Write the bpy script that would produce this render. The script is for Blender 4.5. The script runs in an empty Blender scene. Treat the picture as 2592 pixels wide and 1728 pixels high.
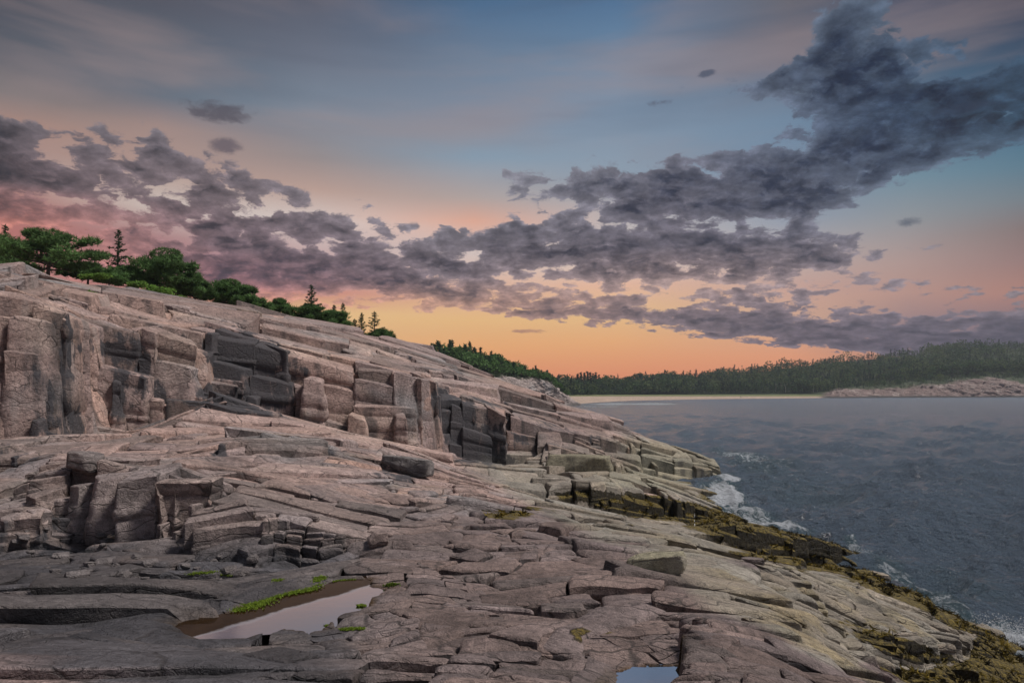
import bpy, math, random
import numpy as np
R = math.radians
random.seed(7); rng = np.random.default_rng(7)
sc = bpy.context.scene; C = sc.collection
# ------------------------------------------------------------------ camera
F, CX, HZ, H = 1728.0, 1296.0, 985.0, 6.5        # focal (photo px), centre column, horizon row, eye height
cam = bpy.data.cameras.new('camera'); camo = bpy.data.objects.new('camera', cam); C.objects.link(camo)
camo.location = (0, 0, H); camo.rotation_euler = (R(90), 0, 0)
cam.sensor_width = 36; cam.lens = 24; cam.shift_y = (HZ-864)/2592
cam.clip_start = 0.1; cam.clip_end = 6000
sc.camera = camo
sc.render.resolution_x, sc.render.resolution_y = 1024, 682
sc.view_settings.view_transform = 'Standard'; sc.view_settings.look = 'None'
sc.view_settings.exposure = 0.0; sc.view_settings.gamma = 1
try: sc.view_settings.use_curve_mapping = False
except Exception: pass
sc.cycles.max_bounces = 6; sc.cycles.diffuse_bounces = 3; sc.cycles.glossy_bounces = 3
sc.cycles.transmission_bounces = 2; sc.cycles.volume_bounces = 0; sc.cycles.caustics_reflective = False
sc.cycles.use_denoising = True

def lin(c):
    return tuple(((v/255)/12.92 if v/255 <= .04045 else ((v/255+.055)/1.055)**2.4) for v in c)

# ------------------------------------------------------------------ sun
SUN_EL, SUN_AZ = 56, 92                           # azimuth clockwise from +Y (view direction): to the right
sun = bpy.data.lights.new('sun', 'SUN'); suno = bpy.data.objects.new('sun', sun); C.objects.link(suno)
sun.energy = 3.4; sun.angle = R(11); sun.color = (1.0, 0.93, 0.885)
suno.rotation_euler = (R(90-SUN_EL), 0, R(180-SUN_AZ)); suno.location = (30, -20, 60)

# ------------------------------------------------------------------ node helper
class NT:
    def __init__(s, tree): s.t = tree; s.n = tree.nodes; s.l = tree.links
    def new(s, typ, **kw):
        n = s.n.new(typ)
        for k, v in kw.items(): setattr(n, k, v)
        return n
    def put(s, sock, v):
        if v is None: return
        if isinstance(v, bpy.types.NodeSocket): s.l.new(v, sock)
        else:
            if sock.type == 'RGBA' and not isinstance(v, (int, float)) and len(v) == 3: v = (*v, 1)
            sock.default_value = v
    def m(s, op, a, b=None, c=None, clamp=False):
        n = s.new('ShaderNodeMath', operation=op, use_clamp=clamp)
        s.put(n.inputs[0], a); s.put(n.inputs[1], b); s.put(n.inputs[2], c)
        return n.outputs[0]
    def mix(s, f, a, b, mode='MIX'):
        n = s.new('ShaderNodeMix', data_type='RGBA', blend_type=mode)
        n.clamp_factor = True
        s.put(n.inputs[0], f); s.put(n.inputs[6], a); s.put(n.inputs[7], b)
        return n.outputs[2]
    def ramp(s, f, stops, interp='LINEAR'):
        n = s.new('ShaderNodeValToRGB'); r = n.color_ramp; r.interpolation = interp
        stops = sorted(stops, key=lambda q: q[0])
        while len(r.elements) < len(stops): r.elements.new(0.5)
        for i, (p, c) in enumerate(stops):
            r.elements[i].position = min(max(p, 0), 1)
        for i, (p, c) in enumerate(stops):
            r.elements[i].color = (*c, 1) if not isinstance(c, (int, float)) else (c, c, c, 1)
        s.put(n.inputs[0], f)
        return n.outputs[0]
    def mr(s, v, a, b, c=0., d=1., typ='SMOOTHSTEP'):
        n = s.new('ShaderNodeMapRange', interpolation_type=typ)
        s.put(n.inputs[0], v)
        for i, q in zip((1, 2, 3, 4), (a, b, c, d)): s.put(n.inputs[i], q)
        return n.outputs[0]
    def noise(s, vec, scale, detail=4, rough=.55, dist=0., lac=2.0, out=0):
        n = s.new('ShaderNodeTexNoise')
        s.put(n.inputs['Vector'], vec); s.put(n.inputs['Scale'], scale); s.put(n.inputs['Detail'], detail)
        s.put(n.inputs['Roughness'], rough); s.put(n.inputs['Distortion'], dist); s.put(n.inputs['Lacunarity'], lac)
        return n.outputs[out]
    def vmap(s, vec, scale=(1, 1, 1), rot=(0, 0, 0), loc=(0, 0, 0)):
        n = s.new('ShaderNodeMapping'); s.put(n.inputs[0], vec)
        n.inputs['Scale'].default_value = scale; n.inputs['Rotation'].default_value = rot; n.inputs['Location'].default_value = loc
        return n.outputs[0]
    def attr(s, name, out='Fac'):
        n = s.new('ShaderNodeAttribute'); n.attribute_name = name
        return n.outputs[out]

# ------------------------------------------------------------------ world: dusk sky
def build_world():
    w = bpy.data.worlds.new('World'); sc.world = w; w.use_nodes = True
    T = NT(w.node_tree); w.node_tree.nodes.clear()
    out = T.new('ShaderNodeOutputWorld'); bg = T.new('ShaderNodeBackground')
    T.l.new(bg.outputs[0], out.inputs[0])
    tc = T.new('ShaderNodeTexCoord').outputs['Generated']
    sep = T.new('ShaderNodeSeparateXYZ'); T.l.new(tc, sep.inputs[0])
    x, y, z = sep.outputs
    az = T.m('ARCTAN2', x, y)
    hyp = T.m('SQRT', T.m('ADD', T.m('MULTIPLY', x, x), T.m('MULTIPLY', y, y)))
    el = T.m('ARCTAN2', z, hyp)
    elf = T.m('MULTIPLY', el, 1/R(60), clamp=True)           # 0..1 over 0..60 degrees
    def ele(px, py):
        X = (px-CX)/F; Z = (HZ-py)/F
        return math.atan2(Z, math.sqrt(1+X*X))/R(60)
    def table(tab, f=None, extra=None, interp='LINEAR'):
        cols = sorted(tab)
        prev = None
        for k, px in enumerate(cols):
            st = [(ele(px, py), (lin(c) if not isinstance(c, (int, float)) else c)) for py, c in tab[px]]
            if extra: st += extra
            r = T.ramp(elf, st, interp)
            if prev is None: prev = r
            else:
                a0 = math.atan((cols[k-1]-CX)/F); a1 = math.atan((px-CX)/F)
                prev = T.mix(T.mr(az, a0, a1, typ='LINEAR'), prev, r)
        return prev
    SKY = {
     -700: [(0,(70,74,86)),(200,(92,92,100)),(400,(140,110,108)),(600,(150,108,106)),(800,(170,110,95)),(960,(180,125,95))],
        0: [(0,(74,77,88)),(130,(80,88,99)),(230,(112,110,112)),(300,(168,134,122)),(400,(172,140,132)),(500,(168,112,104)),(590,(180,110,102)),(680,(184,120,114)),(780,(205,135,105)),(950,(225,150,100))],
      400: [(0,(82,84,96)),(120,(84,96,110)),(240,(96,108,122)),(320,(160,136,130)),(420,(176,148,138)),(520,(205,190,182)),(600,(172,128,128)),(690,(160,108,114)),(780,(205,140,115)),(950,(232,160,105))],
      800: [(0,(84,90,106)),(150,(106,114,130)),(280,(122,136,152)),(400,(150,140,140)),(480,(190,160,148)),(560,(215,200,195)),(680,(190,150,150)),(740,(205,135,120)),(790,(238,194,132)),(950,(240,168,104))],
     1200: [(0,(72,106,140)),(150,(108,126,148)),(300,(128,140,158)),(400,(134,154,172)),(500,(178,164,160)),(560,(224,170,148)),(640,(214,196,190)),(740,(228,180,150)),(810,(240,190,124)),(880,(242,172,104)),(960,(232,140,92))],
     1560: [(0,(80,112,146)),(150,(106,136,164)),(300,(126,146,168)),(450,(142,158,174)),(540,(188,180,180)),(650,(214,202,196)),(720,(234,186,158)),(800,(238,192,132)),(860,(242,176,112)),(950,(232,142,94))],
     2000: [(0,(100,100,110)),(150,(98,106,124)),(300,(110,134,158)),(450,(118,142,166)),(560,(148,156,170)),(650,(188,172,168)),(730,(204,164,150)),(830,(222,172,136)),(900,(234,156,110)),(960,(226,140,98))],
     2300: [(0,(62,74,98)),(150,(64,88,112)),(300,(84,118,144)),(450,(112,140,156)),(560,(146,148,152)),(660,(176,150,144)),(740,(186,146,134)),(830,(150,122,124)),(900,(190,135,110))],
     2592: [(0,(40,54,78)),(150,(50,78,104)),(300,(64,106,134)),(420,(92,124,142)),(500,(116,128,136)),(580,(134,118,116)),(660,(152,122,118)),(740,(178,128,114)),(820,(120,102,112)),(900,(110,92,108))],
     3300: [(0,(40,52,76)),(300,(70,96,122)),(600,(110,108,122)),(800,(120,104,118)),(950,(120,100,112))],
    }
    base = table(SKY)
    # thin high cirrus streaks rising to the left
    cdir = T.vmap(tc, scale=(1, 1, 1))
    cx = T.new('ShaderNodeCombineXYZ'); zz = T.m('ADD', z, .30)
    T.put(cx.inputs[0], T.m('DIVIDE', x, zz)); T.put(cx.inputs[1], T.m('DIVIDE', y, zz)); cx.inputs[2].default_value = 0
    P = cx.outputs[0]
    ang = T.new('ShaderNodeCombineXYZ'); T.put(ang.inputs[0], az); T.put(ang.inputs[1], el)
    A = ang.outputs[0]
    streak = T.noise(T.vmap(A, scale=(1.2, 7.5, 1), rot=(0, 0, R(60))), 1.7, 5, .5, .3)
    base = T.mix(T.m('MULTIPLY', T.mr(streak, .42, .68), T.mr(el, R(12), R(22), 0, .45)), base, lin((158, 138, 136)))
    streak2 = T.noise(T.vmap(A, scale=(1.0, 8, 1), rot=(0, 0, R(66)), loc=(3, 1, 0)), 2.4, 4, .5, .2)
    base = T.mix(T.m('MULTIPLY', T.mr(streak2, .45, .7), T.mr(el, R(14), R(26), 0, .25)), base, lin((78, 86, 104)))
    COV = {
     -500: [(200,0),(300,.6),(500,.7),(700,.5),(900,.2)],
        0: [(255,0),(290,.62),(350,.86),(440,.92),(540,.7),(600,.42),(700,.35),(800,.2)],
      140: [(285,0),(330,.6),(420,.62),(480,.66),(560,.6),(610,.5),(700,.4),(800,.3)],
      250: [(270,0),(310,.6),(400,.66),(450,.72),(500,.58),(580,.66),(680,.55),(800,.4)],
      400: [(280,0),(320,.62),(380,.64),(430,.6),(500,.66),(560,.6),(640,.8),(720,.75),(800,.3)],
      560: [(360,0),(410,.66),(480,.86),(540,.8),(600,.85),(690,.95),(750,.66),(790,.3)],
      780: [(450,0),(490,.62),(560,.7),(640,.82),(700,.98),(750,.66),(790,.22),(830,0)],
     1000: [(530,0),(570,.5),(610,.66),(670,.88),(720,.98),(760,.6),(790,.3),(815,0)],
     1150: [(505,0),(545,.36),(580,.62),(650,.82),(710,.74),(740,.9),(785,.62),(805,.2),(830,0)],
     1320: [(400,0),(440,.5),(480,.66),(525,.3),(560,.7),(630,.92),(690,.6),(725,.52),(765,.84),(790,.9),(812,.3),(830,0)],
     1560: [(380,0),(410,.62),(470,.85),(530,.7),(560,.58),(610,.9),(670,.9),(715,.62),(750,.6),(800,.9),(825,.5),(845,0)],
     1800: [(185,0),(205,.36),(240,.3),(290,0),(370,.1),(400,.66),(450,.86),(520,.95),(570,.66),(620,.9),(690,.86),(730,.56),(770,.6),(820,.95),(850,.8),(864,0)],
     1960: [(90,0),(160,.5),(215,.72),(270,.4),(330,.1),(380,.55),(430,.86),(520,.95),(565,.5),(600,.75),(670,.9),(710,.62),(760,.6),(820,.9),(868,.9),(882,0)],
     2110: [(10,.3),(60,.8),(130,.95),(220,.88),(270,.6),(310,.6),(370,.86),(450,.98),(520,.86),(550,.5),(600,.72),(660,.86),(705,.5),(750,.5),(800,.6),(840,.95),(880,.9),(900,0)],
     2260: [(10,.5),(60,.5),(120,.66),(190,.8),(260,.92),(340,.7),(400,.9),(450,.6),(480,.2),(550,.3),(640,.55),(680,.4),(720,.5),(770,.4),(810,.7),(850,.95),(900,.9),(930,0)],
     2420: [(40,.1),(110,.3),(180,.55),(250,.92),(310,.95),(350,.62),(390,.66),(425,.2),(480,0),(600,.1),(680,.1),(740,.45),(780,.3),(815,.9),(860,.95)],
     2592: [(20,.2),(90,.1),(170,.62),(250,.9),(310,.8),(345,.5),(375,.66),(410,.1),(500,.32),(540,.0),(690,.1),(735,.6),(770,.2),(810,.9),(860,.95)],
     3200: [(0,.5),(300,.6),(600,.5),(860,.7)],
    }
    for px_, add in ((-500,.0),(0,.10),(140,.08),(250,.04),(400,.0),(1960,.06),(2110,.10),(2260,.16),(2420,.16),(2592,.10)):
        COV[px_] = [(q, c if c < .25 else min(1., c+(add if (px_ > 1500 and q < 480) or (px_ < 1500 and q < 560) else 0))) for q, c in COV[px_]]
    cov = table(COV)
    def cloud(off):
        v = T.new('ShaderNodeVectorMath', operation='ADD'); T.put(v.inputs[0], P); v.inputs[1].default_value = off
        big = T.noise(v.outputs[0], 3.2, 2, .5)
        wv = T.new('ShaderNodeVectorMath', operation='MULTIPLY_ADD')
        T.put(wv.inputs[0], T.noise(v.outputs[0], 11, 4, .62, out=1)); wv.inputs[1].default_value = (.11, .11, 0); T.put(wv.inputs[2], v.outputs[0])
        n = T.noise(wv.outputs[0], 9.5, 10, .64)
        vo = T.new('ShaderNodeTexVoronoi', feature='SMOOTH_F1'); T.put(vo.inputs['Vector'], wv.outputs[0]); vo.inputs['Scale'].default_value = 15
        vo.inputs['Smoothness'].default_value = .35
        pf = T.m('MULTIPLY', T.m('SUBTRACT', .44, vo.outputs['Distance']), .95)
        return T.m('ADD', T.m('ADD', T.m('MULTIPLY', T.m('SUBTRACT', n, .5), 3.0), pf), T.m('MULTIPLY', T.m('SUBTRACT', big, .5), .7))
    n1 = cloud((0, 0, 0)); n2 = cloud((0.010, 0.030, 0))
    covv = T.m('MULTIPLY_ADD', cov, 1.75, -.84)
    d = T.m('ADD', covv, n1)
    gate = T.mr(cov, .02, .18)
    a = T.m('MULTIPLY', T.mr(d, -.02, .22), gate)                 # opacity
    core = T.mr(T.m('ADD', covv, T.m('MULTIPLY', n1, .75)), .0, .85)
    lit = T.mr(T.m('SUBTRACT', n1, n2), -.40, .62)               # side that faces the glow
    DARK = {
        0: [(250,(58,60,68)),(450,(56,54,60)),(540,(98,78,82)),(620,(138,94,96)),(760,(140,98,96))],
      560: [(300,(74,74,84)),(480,(66,62,68)),(600,(78,68,76)),(700,(96,76,88)),(760,(150,104,104)),(820,(190,130,105))],
     1100: [(400,(96,98,108)),(600,(66,62,72)),(700,(74,66,76)),(770,(96,84,90)),(820,(150,110,95))],
     1700: [(200,(56,68,90)),(450,(54,64,86)),(600,(60,62,78)),(680,(60,58,70)),(760,(86,82,92)),(820,(92,82,90)),(860,(104,86,92))],
     2250: [(50,(44,60,84)),(250,(38,56,82)),(480,(48,62,86)),(650,(62,68,84)),(800,(84,80,94)),(860,(84,76,92))],
     2592: [(50,(34,48,70)),(250,(34,46,64)),(500,(58,70,84)),(740,(70,78,94)),(860,(76,72,90))],
    }
    dark = table(DARK)
    LITC = {
        0: [(250,(104,100,106)),(450,(116,98,102)),(560,(192,122,108)),(680,(196,130,118))],
      560: [(300,(112,108,116)),(500,(124,110,114)),(620,(140,116,122)),(720,(176,118,122)),(780,(236,160,122))],
     1100: [(400,(132,134,144)),(600,(128,122,130)),(700,(140,126,132)),(760,(196,150,128))],
     1700: [(200,(98,108,126)),(450,(112,112,124)),(620,(116,110,120)),(720,(176,150,144)),(800,(132,114,118))],
     2250: [(50,(80,94,112)),(300,(74,94,118)),(500,(100,110,126)),(700,(140,128,134)),(840,(108,98,110))],
     2592: [(50,(56,76,98)),(300,(56,86,110)),(600,(110,110,120)),(740,(130,118,122)),(860,(92,84,100))],
    }
    litc = table(LITC)
    dark = T.mix(1.0, dark, (.50, .51, .56, 1), 'MULTIPLY'); litc = T.mix(1.0, litc, (1.22, 1.20, 1.20, 1), 'MULTIPLY')
    ccol = T.mix(core, litc, dark)
    ccol = T.mix(T.m('MULTIPLY', lit, .50), ccol, litc)
    mot = T.noise(T.vmap(P, scale=(1, 1.0, 1)), 24, 5, .62)
    ccol = T.mix(1.0, ccol, T.ramp(mot, [(.32, .70), (.5, .98), (.68, 1.40)]), 'MULTIPLY')
    col = T.mix(a, base, ccol)
    # small isolated cloud puffs
    def puff(px, py, rx, ry, c):
        a0 = math.atan((px-CX)/F); e0 = ele(px, py)*R(60)
        dx = T.m('MULTIPLY', T.m('SUBTRACT', az, a0), F/rx); dy = T.m('MULTIPLY', T.m('SUBTRACT', el, e0), F/ry)
        q = T.m('ADD', T.m('MULTIPLY', dx, dx), T.m('MULTIPLY', dy, dy))
        qq = T.m('ADD', T.m('SUBTRACT', .55, T.m('MULTIPLY', q, .6)), T.m('MULTIPLY', n1, .9))
        return T.m('MULTIPLY', T.mr(qq, .0, .55), .8), lin(c)
    for arg in ((575,285,85,32,(80,76,86)), (578,368,50,24,(92,84,94)), (1655,268,45,14,(84,88,104)), (1785,185,28,12,(70,80,100)),
                (2310,560,38,13,(84,92,106)), (1330,838,60,7,(170,120,100)), (2500,262,110,16,(40,52,72))):
        m_, c_ = puff(*arg); col = T.mix(m_, col, c_)
    # the sky texture carries the part of the dome above and behind the picture
    sky = T.new('ShaderNodeTexSky', sky_type='NISHITA'); sky.sun_disc = False
    sky.sun_elevation = R(SUN_EL); sky.sun_rotation = R(SUN_AZ)
    nis = T.mix(1.0, sky.outputs[0], (.085, .085, .085, 1), 'MULTIPLY')
    hi = T.mr(el, R(32), R(50))
    back = T.m('MULTIPLY', T.mr(y, .25, -.3), T.mr(el, R(-2), R(10)))
    greyed = T.mix(.7, nis, (.16, .155, .175, 1))
    col = T.mix(T.m('MAXIMUM', hi, back), col, greyed)
    T.put(bg.inputs[0], col); bg.inputs[1].default_value = 1.0
    w.cycles.sampling_method = 'MANUAL'; w.cycles.sample_map_resolution = 512
build_world()

# ------------------------------------------------------------------ numpy noise
def hsh(*ix):
    h = np.zeros(ix[0].shape, np.uint32)
    for k, i in enumerate(ix):
        h ^= (i.astype(np.int64) & 0xffffffff).astype(np.uint32) * np.uint32((2654435761, 2246822519, 3266489917, 668265263)[k % 4])
        h ^= h >> np.uint32(15); h *= np.uint32(2246822519); h ^= h >> np.uint32(13)
    h *= np.uint32(3266489917); h ^= h >> np.uint32(16)
    return h.astype(np.float32)/np.float32(4294967295)
def vnoise(x, y, z):
    xi, yi, zi = np.floor(x), np.floor(y), np.floor(z)
    fx, fy, fz = x-xi, y-yi, z-zi
    fx = fx*fx*(3-2*fx); fy = fy*fy*(3-2*fy); fz = fz*fz*(3-2*fz)
    xi = xi.astype(np.int64); yi = yi.astype(np.int64); zi = zi.astype(np.int64)
    r = 0
    for a in (0, 1):
        for b in (0, 1):
            for c in (0, 1):
                w = (fx if a else 1-fx)*(fy if b else 1-fy)*(fz if c else 1-fz)
                r = r + w*hsh(xi+a, yi+b, zi+c)
    return r*2-1
def fbm(x, y, z, oct=4, g=.5):
    r = 0; a = 1; s = 0
    for o in range(oct):
        r = r + a*vnoise(x*2**o+o*17.3, y*2**o+o*5.1, z*2**o+o*9.7); s += a; a *= g
    return r/s
def sstep(a, b, x):
    t = np.clip((x-a)/(b-a), 0, 1); return t*t*(3-2*t)
def voro(x, y, z, jit=.9):
    """3D cells: returns edge distance (F2-F1), per-cell random numbers and offset from the cell point"""
    xi, yi, zi = np.floor(x).astype(np.int64), np.floor(y).astype(np.int64), np.floor(z).astype(np.int64)
    d1 = np.full(x.shape, 1e9, np.float32); d2 = d1.copy()
    ids = [np.zeros(x.shape, np.int64) for _ in range(3)]; off = [np.zeros(x.shape, np.float32) for _ in range(3)]
    for a in (-1, 0, 1):
        for b in (-1, 0, 1):
            for c in (-1, 0, 1):
                ci, cj, ck = xi+a, yi+b, zi+c
                h = hsh(ci, cj, ck)
                ox = (h*7919) % 1; oy = (h*104729) % 1; oz = (h*3571) % 1
                dx = x-(ci+.5+(ox-.5)*jit); dy = y-(cj+.5+(oy-.5)*jit); dz = z-(ck+.5+(oz-.5)*jit)
                dd = np.sqrt(dx*dx+dy*dy+dz*dz).astype(np.float32)
                m1 = dd < d1
                d2 = np.where(m1, d1, np.minimum(d2, dd)); d1 = np.where(m1, dd, d1)
                for q, v in zip(ids, (ci, cj, ck)): q[m1] = v[m1]
                for q, v in zip(off, (dx, dy, dz)): q[m1] = v[m1]
    return d2-d1, ids, off

# ------------------------------------------------------------------ mesh helpers
def grid_mesh(name, V, mat, smooth=True):
    nr, nc = V.shape[:2]
    me = bpy.data.meshes.new(name)
    idx = np.arange(nr*nc).reshape(nr, nc)
    q = np.stack([idx[:-1, :-1], idx[:-1, 1:], idx[1:, 1:], idx[1:, :-1]], -1).reshape(-1, 4)
    return finish(me, name, V.reshape(-1, 3), q, mat, smooth)
def finish(me, name, V, q, mat, smooth):
    if me is None: me = bpy.data.meshes.new(name)
    me.vertices.add(len(V)); me.vertices.foreach_set('co', np.ascontiguousarray(V, np.float32).ravel())
    k = q.shape[1]
    me.loops.add(q.size); me.loops.foreach_set('vertex_index', np.ascontiguousarray(q, np.int32).ravel())
    me.polygons.add(len(q)); me.polygons.foreach_set('loop_start', np.arange(0, q.size, k, dtype=np.int32))
    me.polygons.foreach_set('loop_total', np.full(len(q), k, np.int32))
    me.update(calc_edges=True)
    me.polygons.foreach_set('use_smooth', np.full(len(q), smooth, bool))
    if mat: me.materials.append(mat)
    o = bpy.data.objects.new(name, me); C.objects.link(o)
    return o
def polys(name, V, faces, mat, smooth=False, parent=None, link=True):
    V = np.asarray(V, np.float32); q = np.asarray(faces, np.int32)
    o = finish(bpy.data.meshes.new(name), name, V, q, mat, smooth)
    if parent: o.parent = parent
    return o
def fattr(o, name, arr):
    a = o.data.attributes.new(name, 'FLOAT', 'POINT'); a.data.foreach_set('value', np.ascontiguousarray(arr, np.float32).ravel())
def cattr(o, name, arr):
    a = o.data.attributes.new(name, 'FLOAT_COLOR', 'POINT')
    b = np.ones((arr.size//3, 4), np.float32); b[:, :3] = arr.reshape(-1, 3)
    a.data.foreach_set('color', b.ravel())
def tag(o, label=None, cat=None, group=None, kind=None):
    if label: o['label'] = label
    if cat: o['category'] = cat
    if group: o['group'] = group
    if kind: o['kind'] = kind
    return o
def empty(name, loc, rz=0):
    o = bpy.data.objects.new(name, None); C.objects.link(o); o.location = loc; o.rotation_euler[2] = rz
    o.empty_display_size = .3
    return o
def at(px, py, Y): return ((px-CX)/F*Y, Y, H+(HZ-py)/F*Y)

# ------------------------------------------------------------------ materials
def mat_new(name):
    m = bpy.data.materials.new(name); m.use_nodes = True
    T = NT(m.node_tree); m.node_tree.nodes.clear()
    out = T.new('ShaderNodeOutputMaterial'); b = T.new('ShaderNodeBsdfPrincipled'); T.l.new(b.outputs[0], out.inputs[0])
    return m, T, b
def bump(T, h, strength, dist, nrm=None):
    n = T.new('ShaderNodeBump'); n.inputs['Strength'].default_value = strength; n.inputs['Distance'].default_value = dist
    T.put(n.inputs['Height'], h)
    if nrm is not None: T.l.new(nrm, n.inputs['Normal'])
    return n.outputs[0]
def rock_material(name, detail=1.0):
    m, T, b = mat_new(name)
    pos = T.new('ShaderNodeNewGeometry').outputs['Position']
    col = T.attr('col', 'Color'); weed = T.attr('weed'); tide = T.attr('tide'); wet = T.attr('wet')
    n1 = T.noise(pos, 1.3*detail, 6, .62); n2 = T.noise(pos, 9*detail, 5, .65); n3 = T.noise(pos, 55*detail, 4, .7)
    c = T.mix(1.0, col, T.ramp(n1, [(.28, .42), (.45, .88), (.58, 1.08), (.74, 1.5)]), 'MULTIPLY')
    c = T.mix(1.0, c, T.ramp(n2, [(.28, .50), (.5, 1.0), (.74, 1.4)]), 'MULTIPLY')
    c = T.mix(1.0, c, T.ramp(n3, [(.3, .60), (.5, 1.0), (.7, 1.42)]), 'MULTIPLY')
    # streaks that ran down the joints
    st = T.noise(T.vmap(pos, scale=(1.2, 1.2, .16)), .9*detail, 2, .5)
    nz = T.new('ShaderNodeSeparateXYZ'); T.l.new(T.new('ShaderNodeNewGeometry').outputs['Normal'], nz.inputs[0])
    steep = T.mr(T.m('ABSOLUTE', nz.outputs[2]), .75, .35)
    c = T.mix(T.m('MULTIPLY', T.m('MULTIPLY', T.mr(st, .53, .68), steep), .7), c, (.045, .043, .045, 1))
    c = T.mix(T.m('MULTIPLY', T.m('MULTIPLY', T.mr(st, .40, .30), steep), .35), c, (.42, .37, .34, 1))
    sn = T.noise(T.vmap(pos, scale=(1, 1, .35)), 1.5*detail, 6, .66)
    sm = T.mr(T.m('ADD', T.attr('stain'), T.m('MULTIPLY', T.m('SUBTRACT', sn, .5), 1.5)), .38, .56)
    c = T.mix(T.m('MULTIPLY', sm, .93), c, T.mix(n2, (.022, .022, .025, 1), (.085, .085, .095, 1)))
    # hairline joints
    w1 = T.new('ShaderNodeVectorMath', operation='MULTIPLY_ADD'); T.put(w1.inputs[0], T.noise(pos, 1.1*detail, 3, .6, out=1)); w1.inputs[1].default_value = (.5/detail,)*3; T.put(w1.inputs[2], pos)
    vr = T.new('ShaderNodeTexVoronoi', feature='DISTANCE_TO_EDGE'); T.put(vr.inputs['Vector'], T.vmap(w1.outputs[0], scale=(.55, 1.3, 2.0), rot=(0, R(-9), R(14)))); vr.inputs['Scale'].default_value = 1.15*detail
    vr2 = T.new('ShaderNodeTexVoronoi', feature='DISTANCE_TO_EDGE'); T.put(vr2.inputs['Vector'], T.vmap(w1.outputs[0], scale=(.6, 1.5, 2.2), rot=(0, R(-9), R(-20)))); vr2.inputs['Scale'].default_value = 3.4*detail
    cr = T.m('MULTIPLY', T.mr(vr.outputs[0], 0, .030), T.mr(vr2.outputs[0], 0, .035, .45, 1))
    c = T.mix(T.m('MULTIPLY', T.m('MULTIPLY', T.m('SUBTRACT', 1, cr), T.mr(n1, .42, .56)), .78), c, (.035, .030, .028, 1))
    # barnacle crust and weed
    bn = T.noise(pos, 120*detail, 3, .75)
    c = T.mix(T.m('MULTIPLY', tide, T.mr(bn, .5, .66, 0, .55)), c, (.46, .42, .33, 1))
    wn = T.noise(T.vmap(pos, scale=(1, 1, .5)), 14*detail, 6, .7)
    wc0 = None
    weed = T.mr(T.m('ADD', weed, T.m('MULTIPLY', T.m('SUBTRACT', T.noise(pos, 2.6*detail, 5, .65), .5), 1.3)), .42, .6)
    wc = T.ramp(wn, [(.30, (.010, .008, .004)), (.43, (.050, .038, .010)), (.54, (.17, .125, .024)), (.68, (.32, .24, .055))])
    wc = T.mix(T.m('MULTIPLY', T.mr(nz.outputs[2], .62, .3), .85), wc, (.012, .010, .006, 1))  # weed darkened on steep faces: shade of the ledge fronts put into the colour
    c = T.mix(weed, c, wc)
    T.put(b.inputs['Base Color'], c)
    T.put(b.inputs['Roughness'], T.m('SUBTRACT', T.mr(n2, .3, .7, .72, .92), T.m('MULTIPLY', wet, .38)))
    b.inputs['Specular IOR Level'].default_value = .35
    h = T.m('ADD', T.m('MULTIPLY', n2, .85), T.m('MULTIPLY', n3, .26))
    h = T.m('ADD', h, T.m('MULTIPLY', cr, .22))
    h = T.m('ADD', h, T.m('MULTIPLY', T.m('MULTIPLY', wn, weed), 1.2))
    h = T.m('ADD', h, T.m('MULTIPLY', T.m('MULTIPLY', bn, tide), .14))
    T.put(b.inputs['Normal'], bump(T, h, .85, .10/detail))
    return m
def water_material(name, open_water, rough, foam=True, bscale=1.0, bstr=.5):
    m, T, b = mat_new(name)
    pos = T.new('ShaderNodeNewGeometry').outputs['Position']
    c = open_water
    rg = rough
    if foam:
        f = T.attr('foam')
        fn = T.noise(T.vmap(pos, scale=(1, .55, 1), rot=(0, 0, R(25))), 2.6, 9, .74, 1.2)
        fr = T.m('ADD', T.m('MULTIPLY', T.m('SUBTRACT', fn, .5), 2.4), T.m('SUBTRACT', T.m('MULTIPLY', f, 1.25), .62))
        fm = T.mr(fr, .0, .5)
        fm = T.m('MULTIPLY', fm, T.mr(f, .0, .15))
        tq = T.mix(T.mr(f, .05, .9), open_water, (.075, .13, .14, 1))
        c = T.mix(T.m('MULTIPLY', fm, .92), tq, (.62, .66, .70, 1))
        sy = T.new('ShaderNodeSeparateXYZ'); T.l.new(pos, sy.inputs[0])
        rg = T.m('MULTIPLY_ADD', fm, .6, T.mr(sy.outputs[1], 60, 450, rough, .26, 'LINEAR'))
    T.put(b.inputs['Base Color'], c); T.put(b.inputs['Roughness'], rg)
    b.inputs['IOR'].default_value = 1.33
    n1 = T.noise(T.vmap(pos, scale=(1, 1.9, 1), rot=(0, 0, R(-14))), 1.5*bscale, 7, .68)
    n2 = T.noise(T.vmap(pos, scale=(1, 1.6, 1), rot=(0, 0, R(20))), 6*bscale, 3, .6)
    h = T.m('ADD', n1, T.m('MULTIPLY', n2, .30))
    T.put(b.inputs['Normal'], bump(T, h, bstr, (.95 if foam else .5)/bscale))
    return m
def plain(name, col, rough=.85, var=.35, scale=6, bstr=.3):
    m, T, b = mat_new(name)
    pos = T.new('ShaderNodeTexCoord').outputs['Object']
    n = T.noise(pos, scale, 4, .6)
    T.put(b.inputs['Base Color'], T.mix(1.0, (*col, 1), T.ramp(n, [(.3, 1-var), (.7, 1+var)]), 'MULTIPLY'))
    b.inputs['Roughness'].default_value = rough
    if bstr: T.put(b.inputs['Normal'], bump(T, n, bstr, .1))
    return m
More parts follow.
